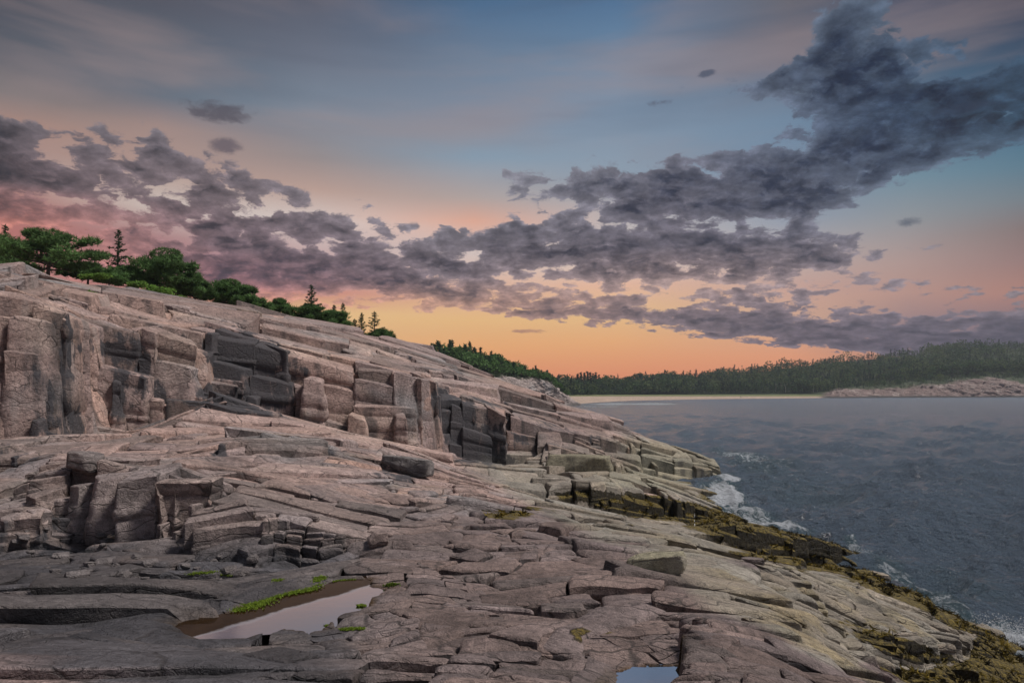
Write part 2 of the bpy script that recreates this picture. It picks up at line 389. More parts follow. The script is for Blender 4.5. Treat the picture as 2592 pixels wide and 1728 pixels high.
def leaf_material(name):
    m, T, b = mat_new(name)
    c = T.attr('col', 'Color')
    T.put(b.inputs['Base Color'], c); b.inputs['Roughness'].default_value = .7
    b.inputs['Specular IOR Level'].default_value = .2
    tr = T.new('ShaderNodeBsdfTranslucent'); T.put(tr.inputs[0], c)
    mx = T.new('ShaderNodeMixShader'); mx.inputs[0].default_value = .38
    T.l.new(b.outputs[0], mx.inputs[1]); T.l.new(tr.outputs[0], mx.inputs[2])
    out = [n for n in T.n if n.type == 'OUTPUT_MATERIAL'][0]
    T.l.new(mx.outputs[0], out.inputs[0])
    return m
M_rock = rock_material('granite'); M_far = rock_material('far_granite', .22)
M_sea = water_material('sea_water', (.125, .170, .220, 1), .15, True, 1.3, 1.0)
M_sea.node_tree.nodes['Principled BSDF'].inputs['Specular IOR Level'].default_value = .8
M_sea.node_tree.nodes['Principled BSDF'].inputs['IOR'].default_value = 1.5
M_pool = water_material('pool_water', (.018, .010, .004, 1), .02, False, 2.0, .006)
def _pool():
    T = NT(M_pool.node_tree); b = T.n['Principled BSDF']
    pos = T.new('ShaderNodeNewGeometry').outputs['Position']; sp_ = T.new('ShaderNodeSeparateXYZ'); T.l.new(pos, sp_.inputs[0])
    # brown shallows and dark cliff reflection painted along the far left rim, mirror elsewhere
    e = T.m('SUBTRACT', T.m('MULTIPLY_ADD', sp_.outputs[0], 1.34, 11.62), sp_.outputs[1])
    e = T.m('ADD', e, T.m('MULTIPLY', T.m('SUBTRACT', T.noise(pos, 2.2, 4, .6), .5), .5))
    open_water = T.m('MAXIMUM', T.mr(e, -.10, .12), T.mr(sp_.outputs[0], .2, .5))
    T.put(b.inputs['Metallic'], open_water); T.put(b.inputs['Specular IOR Level'], T.m('MULTIPLY_ADD', open_water, .4, .03)); b.inputs['IOR'].default_value = 1.6
    T.put(b.inputs['Base Color'], T.mix(open_water, T.mix(T.noise(pos, 9, 5, .65), (.006, .003, .001, 1), (.035, .018, .006, 1)), (.60, .60, .66, 1)))
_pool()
M_leaf = leaf_material('foliage')
M_bark = plain('bark', (.075, .06, .05), .9, .4, 8)

# ------------------------------------------------------------------ control lines of the granite shore: (px, py, Y) or (px, 'z', z, Y)
def ctl(pts):
    a = []
    for p in pts:
        if p[1] == 'z': a.append((p[0], p[3], p[2]))
        else: a.append((p[0], p[2], H+(HZ-p[1])/F*p[2]))
    return np.array(a, float)
Z = 'z'
LINES = [
 # 0 under the tripod
 [(-700,Z,4.7,1.6),(1300,Z,4.6,1.6),(1900,Z,4.5,1.8),(2150,Z,4.2,2.4),(2400,Z,1.5,8),(2592,Z,.6,9.5),(3300,Z,-1.5,10)],
 # 1 bottom of the frame
 [(-700,1728,4.6),(0,1715,4.5),(180,1728,4.8),(600,1728,5.0),(1296,1728,4.8),(1480,1728,5.3),(1560,1728,5.85),(1715,1728,5.85),(1735,1728,4.8),(2000,1728,5.0),(2180,1728,6.6),(2300,1728,9.5),(2430,1728,12.4),(2592,1728,13.8),(3300,Z,-2,14)],
 # 2
 [(-700,1620,6.2),(0,1640,5.8),(150,1660,5.6),(300,1640,6.1),(440,1640,6.6),(600,1636,6.8),(800,1618,7.0),(900,1600,7.0),(1050,1640,6.2),(1290,1690,5.7),(1430,1685,6.2),(1560,1690,6.35),(1715,1688,6.35),(1728,1600,6.0),(1860,1615,6.0),(2010,1640,6.2),(2180,1715,7.4),(2300,1700,10.6),(2430,1660,14),(2592,1690,15.4),(3300,Z,-2,16)],
 # 3 pool far edge / ledge top on the right
 [(-700,1540,7.6),(0,1560,7.3),(300,1560,7.4),(440,1580,7.4),(513,1560,7.7),(603,1542,8.0),(679,1512,8.5),(795,1490,8.85),(839,1468,9.2),(942,1464,9.3),(1000,1490,8.6),(1100,1560,7.4),(1290,1600,6.7),(1430,1605,6.8),(1560,1600,6.9),(1715,1610,6.9),(1740,1580,6.6),(1860,1590,6.7),(2010,1600,7.4),(2180,1660,9.2),(2300,1690,11.4),(2350,1685,12.3),(2450,1640,15),(2592,1665,16.4),(3300,Z,-2,18)],
 # 4
 [(-700,1480,9),(0,1500,8.4),(300,1500,8.5),(500,1500,8.8),(700,1462,9.7),(850,1450,10),(990,1445,10),(1150,1500,9.0),(1290,1540,8.2),(1430,1575,7.6),(1560,1565,7.7),(1800,1540,8.2),(2000,1545,9),(2130,1590,10),(2250,1610,11.8),(2380,1640,13.6),(2450,1625,15.6),(2505,1600,17),(2592,1640,17.6),(3300,Z,-2,19)],
 # 5 base of the near ledges
 [(-700,1430,10.6),(0,1412,11),(120,1402,11.2),(230,1380,11.7),(345,1350,12.1),(352,1388,11.6),(420,1394,11.5),(520,1386,11.6),(560,1420,11),(640,1442,10.6),(800,1432,10.8),(930,1410,11.3),(1040,1450,10.4),(1200,1480,9.7),(1300,1450,10.3),(1560,1420,11),(1800,1430,11.5),(1900,1470,11.2),(2000,1530,11),(2150,1590,12),(2260,1560,13.6),(2400,1575,15.6),(2505,1585,17.6),(2592,1630,18.2),(3300,Z,-2,20)],
 # 6 top of the near ledges
 [(-700,1290,12),(0,1297,11.9),(118,1290,12),(130,1190,13),(230,1168,13.2),(345,1190,12.9),(352,1185,12.3),(430,1202,12.2),(520,1222,12.2),(562,1296,11.6),(640,1300,11.5),(760,1290,11.9),(860,1330,11.8),(930,1352,12.0),(1040,1380,11.6),(1200,1385,11.5),(1300,1385,11.7),(1560,1385,12),(1800,1395,12.6),(1900,1425,12.4),(2000,1455,12.6),(2150,1485,14.6),(2260,1500,16.4),(2330,1508,17.6),(2400,1560,17.2),(2505,1592,18.0),(2592,Z,-.5,18.6),(3300,Z,-2,21)],
 # 7
 [(-700,1230,14.6),(0,1240,14.5),(118,1228,14.5),(135,1160,15),(350,1165,15.5),(520,1190,15),(700,1245,14.5),(930,1290,14.5),(1100,1305,14.5),(1300,1332,14),(1500,1340,14.5),(1700,1362,15.2),(1850,1398,16.4),(1950,1410,18.8),(2100,1433,22.6),(2165,1440,24.7),(2240,1472,22.9),(2330,1515,20.9),(2400,Z,-.3,19.7),(2505,Z,-.5,18.8),(2592,Z,-.8,19),(3300,Z,-2,24)],
 # 8 base of second ledge / foot of the weed ledge
 [(-700,1130,17),(0,1130,17),(350,1120,18.5),(500,1130,18),(570,1140,17.6),(578,1166,17),(800,1168,18),(900,1200,18),(1100,1240,18.5),(1230,1270,18),(1400,1290,18.5),(1600,1330,18.5),(1800,1372,19.4),(1850,1385,20),(1950,1405,21.2),(2100,1427,23.9),(2165,1436,25.2),(2200,Z,-.3,25),(2330,Z,-.6,23),(2592,Z,-1.2,22),(3300,Z,-2,27)],
 # 9 top of second ledge / weed ledge
 [(-700,1125,18),(0,1125,18),(350,1115,19.4),(565,1110,19),(578,1112,17.6),(700,1114,18.2),(800,1118,19),(830,1150,19),(900,1160,19),(960,1190,19),(1100,1210,21),(1230,1238,21),(1400,1272,22),(1600,1312,22.5),(1740,1330,22),(1790,1318,21.6),(1870,1322,21.8),(1950,1346,22.6),(2100,1373,24.8),(2160,1392,25.8),(2172,1412,26),(2182,Z,-.5,26.2),(2330,Z,-1,25),(2592,Z,-1.6,25),(3300,Z,-2.5,30)],
 # 10 gully bottom
 [(-700,1122,18.6),(0,1122,18.6),(350,1112,20),(500,1092,21),(575,1095,21),(790,1092,22.5),(960,1165,22.5),(1100,1185,24),(1250,1220,27),(1400,1262,27),(1500,1277,28),(1640,1309,28),(1760,1318,29),(1880,1330,30),(2000,1356,28),(2120,1378,27.3),(2185,Z,-.8,28),(2330,Z,-1.5,28),(3300,Z,-3,33)],
 # 11 top of gully face / slab ridge
 [(-700,1118,19),(0,1118,19),(350,1104,21),(440,1052,23),(540,1030,24),(640,1044,25),(790,1076,26),(930,1110,27),(1000,1130,27.4),(1100,1168,28),(1250,1200,29),(1400,1232,28.6),(1500,1226,29.3),(1560,1236,30),(1700,1262,32),(1800,1289,34),(1860,1298,35),(1900,Z,-.5,34),(2185,Z,-1.5,31),(3300,Z,-3,36)],
 # 12 hump
 [(-700,1119,19.3),(0,1119,19.3),(350,1103,21.6),(440,1050,24),(540,1026,25),(640,1042,26),(790,1077,27),(930,1108,28),(1100,1160,29),(1230,1180,30),(1300,1188,30.5),(1400,1206,30.8),(1500,1190,32),(1560,1203,33),(1650,1230,36),(1760,1258,38),(1800,Z,-.2,39),(1900,Z,-1,39),(3300,Z,-3,40)],
 # 13 foot of the big cliff
 [(-700,1120,19.6),(0,1120,19.6),(100,1122,19.8),(150,1106,20.8),(300,1100,22.4),(400,1088,24),(450,1040,26),(520,1000,27),(560,1003,27.6),(640,1030,27.6),(700,1058,27.8),(800,1086,28.4),(940,1106,29.4),(1020,1130,30),(1120,1134,31),(1135,1160,31.8),(1230,1172,32),(1262,1178,33),(1300,1180,34.5),(1400,1188,38),(1500,1194,42),(1600,1204,45),(1740,1215,48.5),(1822,1216,48.7),(1835,Z,-.4,48.8),(3300,Z,-3,50)],
 # 14
 [(-700,900,21.2),(0,900,21.2),(70,905,21.4),(185,925,22.8),(200,925,24.6),(300,945,25.6),(400,965,26.8),(440,930,27.6),(518,930,28),(526,960,29.2),(560,945,29.6),(700,965,30),(900,1000,31.6),(1080,1015,32.6),(1104,1015,33),(1116,1070,34.6),(1250,1105,35),(1340,1120,38),(1400,1135,40),(1500,1150,43.6),(1600,1155,46.6),(1700,1160,48.6),(1800,1180,49.2),(1822,1200,49.2),(1835,Z,-.6,49.2),(3300,Z,-3,52)],
 # 15 underside of the overhanging block on the left
 [(-700,880,22.1),(0,880,22.1),(60,886,22.3),(120,896,22.6),(183,905,23.5),(196,900,25.6),(300,900,26.4),(340,905,27),(380,900,28),(440,905,28),(518,905,28.3),(526,925,30),(560,910,30.2),(700,935,30.8),(900,975,32.4),(1080,990,33.4),(1104,990,33.8),(1116,1045,36),(1250,1080,37),(1340,1098,40),(1400,1122,42),(1500,1135,44.6),(1560,1150,47),(1700,1157,49),(1800,1172,49.7),(1822,1194,49.6),(1835,Z,-.8,49.6),(3300,Z,-3,53)],
 # 16 top edge of the big cliff
 [(-700,735,22.3),(0,745,22.3),(100,768,22.9),(180,806,23.9),(196,812,26.8),(260,808,27.6),(330,850,28.2),(370,826,28.6),(430,842,29),(500,872,29.4),(518,886,29.6),(527,842,31.4),(560,836,31.8),(640,862,32.6),(700,880,33.2),(800,895,34.2),(900,922,35.2),(1000,945,36),(1060,958,36.4),(1092,975,36.6),(1104,1002,37),(1112,1010,38.6),(1240,1030,40.6),(1340,1062,43),(1450,1085,45.6),(1560,1098,48),(1650,1120,49.4),(1720,1140,50.2),(1800,1163,50.4),(1822,1185,50),(1835,Z,-1,50),(3300,Z,-3,54)],
 # 17
 [(-700,725,25),(0,738,25),(100,752,27),(200,786,29.4),(300,790,31),(430,806,33),(560,812,36),(700,852,38),(900,898,41),(1060,938,42.4),(1150,968,43),(1200,985,43.6),(1340,1032,45.8),(1450,1076,47.4),(1560,1090,49.4),(1650,1117,50.6),(1720,1137,51.2),(1800,1162,51),(1822,1186,50.6),(1835,Z,-1.2,50.6),(3300,Z,-3,55)],
 # 18 upper step
 [(-700,680,27),(0,694,27),(100,712,28.6),(200,738,31),(370,770,33.6),(430,768,35),(560,788,38),(700,826,40),(820,850,42),(900,880,43.2),(1060,918,44.6),(1200,962,45.6),(1340,1006,47.8),(1420,1040,48.8),(1470,1043,49.4),(1558,1060,50.4),(1566,1086,51),(1650,1113,51.6),(1720,1134,52),(1800,1161,51.6),(1822,1188,51.2),(1835,Z,-1.4,51.2),(3300,Z,-3,56)],
 # 19
 [(-700,676,32),(0,688,32),(200,724,36.6),(370,752,40),(470,770,41.6),(560,782,44),(700,812,46),(820,836,48),(900,862,49.4),(1060,902,51.4),(1200,950,52.4),(1340,994,53.4),(1400,1018,53),(1470,1042,52),(1556,1058,52),(1566,1086,52.4),(1712,1128,52.6),(1800,1162,52),(1822,1190,51.8),(1835,Z,-1.6,51.8),(3300,Z,-3,57)],
 # 20 skyline
 [(-700,640,34),(0,662,34),(60,664,34.6),(110,672,36),(191,698,38.5),(200,706,41),(339,727,45),(398,740,46),(472,760,47.4),(535,770,49),(600,780,50.4),(638,781,51),(704,798,52.4),(807,816,54),(875,833,55.6),(968,855,57.6),(1020,870,58.8),(1070,886,60),(1163,919,60.6),(1207,931,60.6),(1264,952,60.2),(1304,974,59.6),(1380,1002,58),(1437,1025,56),(1470,1040,54),(1546,1054,53),(1562,1084,53),(1712,1126,53.4),(1760,1148,53),(1800,1166,52.6),(1822,1196,52.4),(1835,Z,-1.8,52.4),(3300,Z,-3,58)],
 # 21 back of the ridge
 [(-700,Z,13,44),(0,Z,12.8,44),(200,Z,12.6,48),(640,Z,11.8,58),(1020,Z,9.4,66),(1207,Z,7.2,66),(1304,Z,5.6,64),(1437,Z,3.2,60),(1546,Z,.5,57),(1562,Z,-.5,56),(1712,Z,-1.5,56),(1835,Z,-2.2,55),(3300,Z,-3,60)],
 # 22 wooded ground behind
 [(-700,Z,14,90),(0,Z,13,90),(640,Z,10,100),(1070,Z,5,105),(1264,Z,0,100),(1437,Z,-3,95),(3300,Z,-3.5,95)],
 [(-700,Z,10,160),(1000,Z,4,170),(1200,Z,-4,170),(3300,Z,-4,170)],
]

def blur_u(a, n):
    if n < 1: return a
    k = np.hanning(n*2+3)[1:-1]; k /= k.sum()
    p = np.pad(a, ((0, 0), (n, n)), 'edge')
    return np.stack([np.convolve(r, k, 'valid') for r in p])
def param_surface(lines, pxs, rows, jag=10, blur=2, steps=None, seed=0):
    """surface through the control lines; every tread between two lines is broken into small risers and treads"""
    L = [ctl(l) for l in lines]
    Y = []; Zz = []; z0 = np.zeros_like(pxs)
    for k, l in enumerate(L):
        q = pxs + jag*1.3*vnoise(pxs/80., z0+k*3.7, z0) + jag*.3*vnoise(pxs/30., z0+k*7.7, z0)
        Y.append(np.interp(q, l[:, 0], l[:, 1])); Zz.append(np.interp(q, l[:, 0], l[:, 2]))
    Y = blur_u(np.array(Y), blur); Zz = blur_u(np.array(Zz), blur)
    DY, DZ = [Y[0]], [Zz[0]]
    for k in range(len(L)-1):
        dy = np.abs(Y[k+1]-Y[k]); dz = np.abs(Zz[k+1]-Zz[k])
        tr = sstep(.3, .9, dy/(dz+.05)); n = 1
        vis = (pxs > -60) & (pxs < 2640) & (Zz[k] > -.3)
        if steps and vis.any():
            st = steps(float(np.median(Y[k][vis]))); n = int(np.clip(round(float(np.percentile(np.hypot(dy, dz)[vis], 60))/st), 1, 9))
        ym = max(float(np.median(Y[k])), 5.); jl = 620/ym**.5
        fr = []
        for i in range(1, n):
            sd = z0+seed+k*13.1+i*3.3
            cell = np.floor(pxs/(jl*(.7+.6*((i*37+k*11) % 10)/10))+.7*vnoise(pxs/(jl*1.5), sd, z0)+i*.37)
            jit = 1.7*vnoise(pxs/(jl*3.2), sd, z0+1)+.28*vnoise(pxs/(jl*.9), sd, z0+2)+.26*(hsh(cell, cell*0+k, cell*0+i)-.5)+.05*vnoise(pxs/(jl*.3), sd, z0)
            fr.append((i+jit)/n)
        fr = [z0*0]+(list(np.sort(np.clip(np.array(fr), .02, .98), axis=0)) if n > 1 else [])+[z0+1.0]
        for i in range(n):
            a, b = fr[i], np.maximum(fr[i+1], fr[i]+.004)
            if n > 1:
                sd = z0+seed+k*5.1+i*7.3
                cell = np.floor(pxs/(jl*1.3)+.8*vnoise(pxs/(jl*1.5), sd, z0+4))
                hf = np.clip(.86+.30*vnoise(pxs/(jl*3), sd, z0+3)+.16*(hsh(cell, cell*0+k*3, cell*0+i)-.5), .3, 1.04)
                hf = .5*(1-tr)+hf*tr
                und = np.clip(.10*(1+vnoise(pxs/(jl*2), sd, z0+9)), 0, .2)*tr
                ov = (b-a)*hf*dz/np.maximum(dy, .3)                    # riser height as a fraction of the run
                ya = a+(b-a)*.5*(1-tr)+(b-a)*.03*tr-np.minimum(ov*und*2.2, .25/n)
                za = a+(b-a)*hf
            else: ya = za = (a+b)/2
            DY.append(Y[k]+(Y[k+1]-Y[k])*ya); DZ.append(Zz[k]+(Zz[k+1]-Zz[k])*za)
            DY.append(Y[k]+(Y[k+1]-Y[k])*b); DZ.append(Zz[k]+(Zz[k+1]-Zz[k])*b)
    Y = blur_u(np.array(DY), 3); Zz = blur_u(np.array(DZ), 3)
    vis = (pxs > -40) & (pxs < 2620)
    dY = np.abs(Y[1:]-Y[:-1]); dZ = np.abs(Zz[1:]-Zz[:-1]); Ym = (Y[1:]+Y[:-1])/2
    w = (dZ*1.15+dY*.12+dY*8/Ym)/Ym
    w = np.where((Zz[1:] < -.4) & (Zz[:-1] < -.4), w*.08, w)
    wk = np.percentile(w[:, vis], 80, axis=1); wk[-2:] *= .1
    wk = wk/wk.sum(); nk = np.maximum(2, np.round(wk*(rows-2*len(wk))).astype(int)+2)
    V = []
    for k, n in enumerate(nk):
        for t in np.arange(n)/n:
            V.append(np.stack([Y[k]+(Y[k+1]-Y[k])*t, Zz[k]+(Zz[k+1]-Zz[k])*t], -1))
    V.append(np.stack([Y[-1], Zz[-1]], -1)); V = np.array(V)
    X = (pxs[None]-CX)/F*V[..., 0]
    return np.stack([X, V[..., 0], V[..., 1]], -1), None
def normals(V):
    du = np.gradient(V, axis=1); dv = np.gradient(V, axis=0)
    n = np.cross(du, dv); n /= np.linalg.norm(n, axis=-1, keepdims=True)+1e-9
    return n
def smooth2(a, n):
    for ax in (0, 1):
        k = np.hanning(n*2+3)[1:-1]; k /= k.sum()
        pad = [(0, 0)]*a.ndim; pad[ax] = (n, n)
        p = np.pad(a, pad, 'edge'); r = 0
        for i, w in enumerate(k):
            sl = [slice(None)]*a.ndim; sl[ax] = slice(i, i+a.shape[ax]); r = r+w*p[tuple(sl)]
        a = r
    return a
def rotm(ax, ay, az):
    cx, sx, cy, sy, cz, sz = math.cos(ax), math.sin(ax), math.cos(ay), math.sin(ay), math.cos(az), math.sin(az)
    return np.array([[cz, -sz, 0], [sz, cz, 0], [0, 0, 1]]) @ np.array([[cy, 0, sy], [0, 1, 0], [-sy, 0, cy]]) @ np.array([[1, 0, 0], [0, cx, -sx], [0, sx, cx]])

BED_NEAR = rotm(R(2), R(3), R(14)); BED_FAR = rotm(R(2), R(11), R(36))
def fracture(V, amp, levels, seed=0, flat=.6):
    """block the surface into jointed granite: returns displaced points and the normals used"""
    N = normals(smooth2(V, 5))
    up = np.clip(N[..., 2], 0, 1)
    face = 1-sstep(.35, .85, up)
    P = V.copy()
    wob = np.stack([fbm(V[..., 0]*.3+seed, V[..., 1]*.3, V[..., 2]*.3+q*11, 3) for q in range(3)], -1)
    for (s, asp, a, gr, ymin, ymax, rnd, bed) in levels:
        Q = (V+wob*s*.6) @ bed
        Q = Q/np.array([s*asp, s*1.0, s*.75])
        m = (V[..., 1] > ymin*.7) & (V[..., 1] < ymax*1.5)
        e, ids, off = voro(Q[..., 0][m]+seed*3.1, Q[..., 1][m], Q[..., 2][m], .8)
        h = hsh(*ids); h2 = hsh(ids[1], ids[2], ids[0]); h3 = hsh(ids[2], ids[0], ids[1])
        d = (h-.5)*1.0+(h2-.5)*off[0]*1.2+(h3-.5)*off[1]*1.3+(h-.5)*off[2]*.8
        groove = 1-sstep(0, gr, e)
        d = d*sstep(0, gr*1.3+.07, e)
        roundv = -rnd*(1-sstep(0, .5, e))
        Ym = V[..., 1][m]
        fade = sstep(ymin*.75, ymin+.01, Ym)*(1-sstep(ymax, ymax*1.5, Ym))
        g = a*amp[m]*fade*(flat+(1-flat)*face[m])
        P[m] += N[m]*(g*(d*1.4+roundv-groove*.9))[:, None]
    return P, N

# ------------------------------------------------------------------ painting helpers (patches laid out on the undisturbed surface)
def proj(V):
    Yc = np.maximum(V[..., 1], .5)
    return CX+V[..., 0]/Yc*F, HZ-(V[..., 2]-H)/Yc*F
def blob(px, py, cx, cy, rx, ry, ang=0, soft=.5, nz=0):
    c, s = math.cos(R(ang)), math.sin(R(ang))
    dx, dy = px-cx, py-cy
    u = (dx*c+dy*s)/rx; v = (-dx*s+dy*c)/ry
    return 1-sstep(1-soft, 1+soft, np.sqrt(u*u+v*v)+nz)
def inpoly(x, y, poly):
    poly = np.asarray(poly, float); ins = np.zeros(x.shape, bool); d = np.full(x.shape, 1e9)
    n = len(poly)
    for i in range(n):
        x1, y1 = poly[i]; x2, y2 = poly[(i+1) % n]
        cond = ((y1 > y) != (y2 > y)) & (x < (x2-x1)*(y-y1)/((y2-y1) if y2 != y1 else 1e-9)+x1)
        ins ^= cond
        l2 = (x2-x1)**2+(y2-y1)**2+1e-12; t = np.clip(((x-x1)*(x2-x1)+(y-y1)*(y2-y1))/l2, 0, 1)
        d = np.minimum(d, np.hypot(x-x1-t*(x2-x1), y-y1-t*(y2-y1)))
    return ins, d
def mixc(a, b, f): return a*(1-f[..., None])+np.asarray(b)*f[..., None]

POOL1_Z, POOL2_Z = 3.90, 3.96
POOL1 = [(437,1584),(452,1604),(469,1620),(540,1626),(603,1622),(640,1608),(670,1600),(723,1596),(770,1602),(812,1602),(835,1585),(862,1569),(905,1556),(942,1542),(938,1530),(950,1518),(975,1500),(991,1493),(960,1486),(937,1484),(942,1466),(900,1464),(839,1470),(795,1493),(740,1503),(679,1515),(640,1532),(603,1546),(560,1556),(513,1564),(470,1574)]
POOL2 = [(1500,1800),(1536,1745),(1556,1704),(1600,1690),(1660,1684),(1722,1686),(1727,1730),(1728,1800)]
def pool_world(poly, z): return [((px-CX)/F*Y, Y) for px, py in poly for Y in [(H-z)*F/(py-HZ)]]

# ------------------------------------------------------------------ the granite shore
class Height:
    """ground height looked up from the control surface"""
    def __init__(s, V):
        s.pu = CX+V[0, :, 0]/V[0, :, 1]*F
        s.ly = np.linspace(math.log(1.6), math.log(150), 3400)
        s.T = np.empty((V.shape[1], len(s.ly)), np.float32); ys = np.exp(s.ly)
        for c in range(V.shape[1]):
            y = np.maximum.accumulate(V[:, c, 1]+np.arange(V.shape[0])*1e-6)
            s.T[c] = np.interp(ys, y, V[:, c, 2])
    def __call__(s, x, y):
        y = np.maximum(y, 1.7); px = np.clip(CX+x/y*F, s.pu[0], s.pu[-1])
        cu = np.interp(px, s.pu, np.arange(len(s.pu))); cy = np.clip((np.log(y)-s.ly[0])/(s.ly[1]-s.ly[0]), 0, len(s.ly)-1.001)
        a = np.minimum(cu.astype(int), len(s.pu)-2); b = cy.astype(int); fa = cu-a; fb = cy-b
        T = s.T
        return (T[a, b]*(1-fa)+T[a+1, b]*fa)*(1-fb)+(T[a, b+1]*(1-fa)+T[a+1, b+1]*fa)*fb
def soft_abs(x, w): return np.sqrt(x*x+w*w)-w
def warp_near(a, b):
    g = .06*a-.13*soft_abs(a-1.0, 2.0)
    n1 = vnoise(a*.45+3, b*.45, 0*a)*.35; n2 = vnoise(a*1.2+7, b*1.4, 0*a)*.20; n3 = vnoise(a*3.4, b*4, 0*a+5)*.045
    m1 = vnoise(a*.5, b*.5, 0*a+9)*.4; m2 = vnoise(a*1.5, b*1.5, 0*a+4)*.17; m3 = vnoise(a*5, b*4, 0*a+6)*.025
    return a+m1+m2+m3-.12*(b-8), b+g+n1+n2+n3
def warp_far(a, b):
    g = .55*a-.20*soft_abs(a, 5.)
    n1 = vnoise(a*.12+3, b*.16, 0*a)*1.3; n2 = vnoise(a*.35+7, b*.5, 0*a)*.45; n3 = vnoise(a*1.2, b*1.7, 0*a+5)*.12; n4 = vnoise(a*4, b*4, 0*a+5)*.03
    m1 = vnoise(a*.2, b*.2, 0*a+9)*.8; m2 = vnoise(a*.7, b*.7, 0*a+4)*.22; m3 = vnoise(a*2.2, b*2.2, 0*a+6)*.06
    return a+m1+m2+m3-.10*(b-30), b+g+n1+n2+n3+n4

def rot_warp(w, ang, cx, cy):
    c, s_ = math.cos(R(ang)), math.sin(R(ang))
    def f(a, b):
        x, y = w(a+61.3, b+17.7); x = x-61.3-.12*0; y = y-17.7
        dx, dy = a-cx, b-cy; ox, oy = x-a, y-b
        return cx+dx*c-dy*s_+ox*.8, cy+dx*s_+dy*c+oy*.25
    return f
def leaves(Hf, warp, A, B, da, db, ylo, yhi, wmax, wmin, tolk, seed):
    """split the ground into joint blocks: returns rectangles in lattice coordinates with a plane each"""
    r = np.random.default_rng(seed); out = []
    rows = np.arange(B[0], B[1], db); cur = []
    for b in rows:
        a = A[0]+r.random()*da
        while a < A[1]:
            w = da*(.45+1.2*r.random()**1.3); cur.append((a, a+w, b, b+db)); a += w
    cur = np.array(cur); gt = (np.arange(4)+.5)/4; GA, GB = np.meshgrid(gt, gt)
    for depth in range(12):
        if not len(cur): break
        a0, a1, b0, b1 = cur.T
        aa = a0[:, None]+(a1-a0)[:, None]*GA.ravel(); bb = b0[:, None]+(b1-b0)[:, None]*GB.ravel()
        x, y = warp(aa, bb); z = Hf(x, y)
        xm, ym, zm = x.mean(1), y.mean(1), z.mean(1)
        dx = x-xm[:, None]; dy = y-ym[:, None]; dz = z-zm[:, None]
        sxx = (dx*dx).sum(1)+1e-6; syy = (dy*dy).sum(1)+1e-6; sxy = (dx*dy).sum(1); sxz = (dx*dz).sum(1); syz = (dy*dz).sum(1)
        det = sxx*syy-sxy**2+1e-9; gx = (sxz*syy-syz*sxy)/det; gy = (syz*sxx-sxz*sxy)/det
        res = np.abs(dz-gx[:, None]*dx-gy[:, None]*dy).max(1); sl = np.hypot(gx, gy)
        px = CX+xm/np.maximum(ym, 1)*F
        keep = (z.mean(1) > -.75) & (px > -420) & (px < 3050) & (ym > ylo) & (ym < yhi)
        wa, wb = a1-a0, b1-b0; tol = (.012+tolk*ym)*np.where((xm > 2.5) & (zm < 3.6), .5, 1.)
        sc = np.clip(ym/12, .45, 3.) if warp is warp_near else np.clip(ym/30, .7, 1.8)
        szf = 1.0+.75*vnoise(xm*.35/sc, ym*.35/sc, xm*0+seed); sc = sc*szf
        big = (wa > wmax*2.4*sc) | (wb > wmax*sc)
        need = ((res > tol) | (sl > .75)) & (wb > wmin*sc*np.where((xm > 2.5) & (zm < 3.6), .7, 1.))
        rnd = (r.random(len(cur)) < .30) & (wb > wmin*2.2*sc) & (depth < 5)
        sp = keep & (big | need | rnd); fin = keep & ~sp
        cl = np.minimum(1, .42/np.maximum(sl, 1e-6))
        steep = sl > .75
        zc = Hf(xm, ym)
        for q in np.nonzero(fin)[0]:
            f = cl[q]*(.35 if steep[q] else 1)
            dip = -.22+.20*(r.random()-.5) if steep[q] and ym[q] > 15 else 0.
            out.append((a0[q], a1[q], b0[q], b1[q], xm[q], ym[q], zc[q] if steep[q] else zm[q], gx[q]*f+dip, gy[q]*f))
        q = cur[sp]; t = .5+(r.random(len(q))-.5)*.36
        la, lb = q[:, 1]-q[:, 0], q[:, 3]-q[:, 2]
        sb = (lb*2.1 > la) | ((lb*3.2 > la) & (r.random(len(q)) < .4))
        n1 = q.copy(); n2 = q.copy()
        m = q[:, 2]+lb*t; n1[sb, 3] = m[sb]; n2[sb, 2] = m[sb]
        m = q[:, 0]+la*t; n1[~sb, 1] = m[~sb]; n2[~sb, 0] = m[~sb]
        cur = np.concatenate([n1, n2])
    return np.array(out)

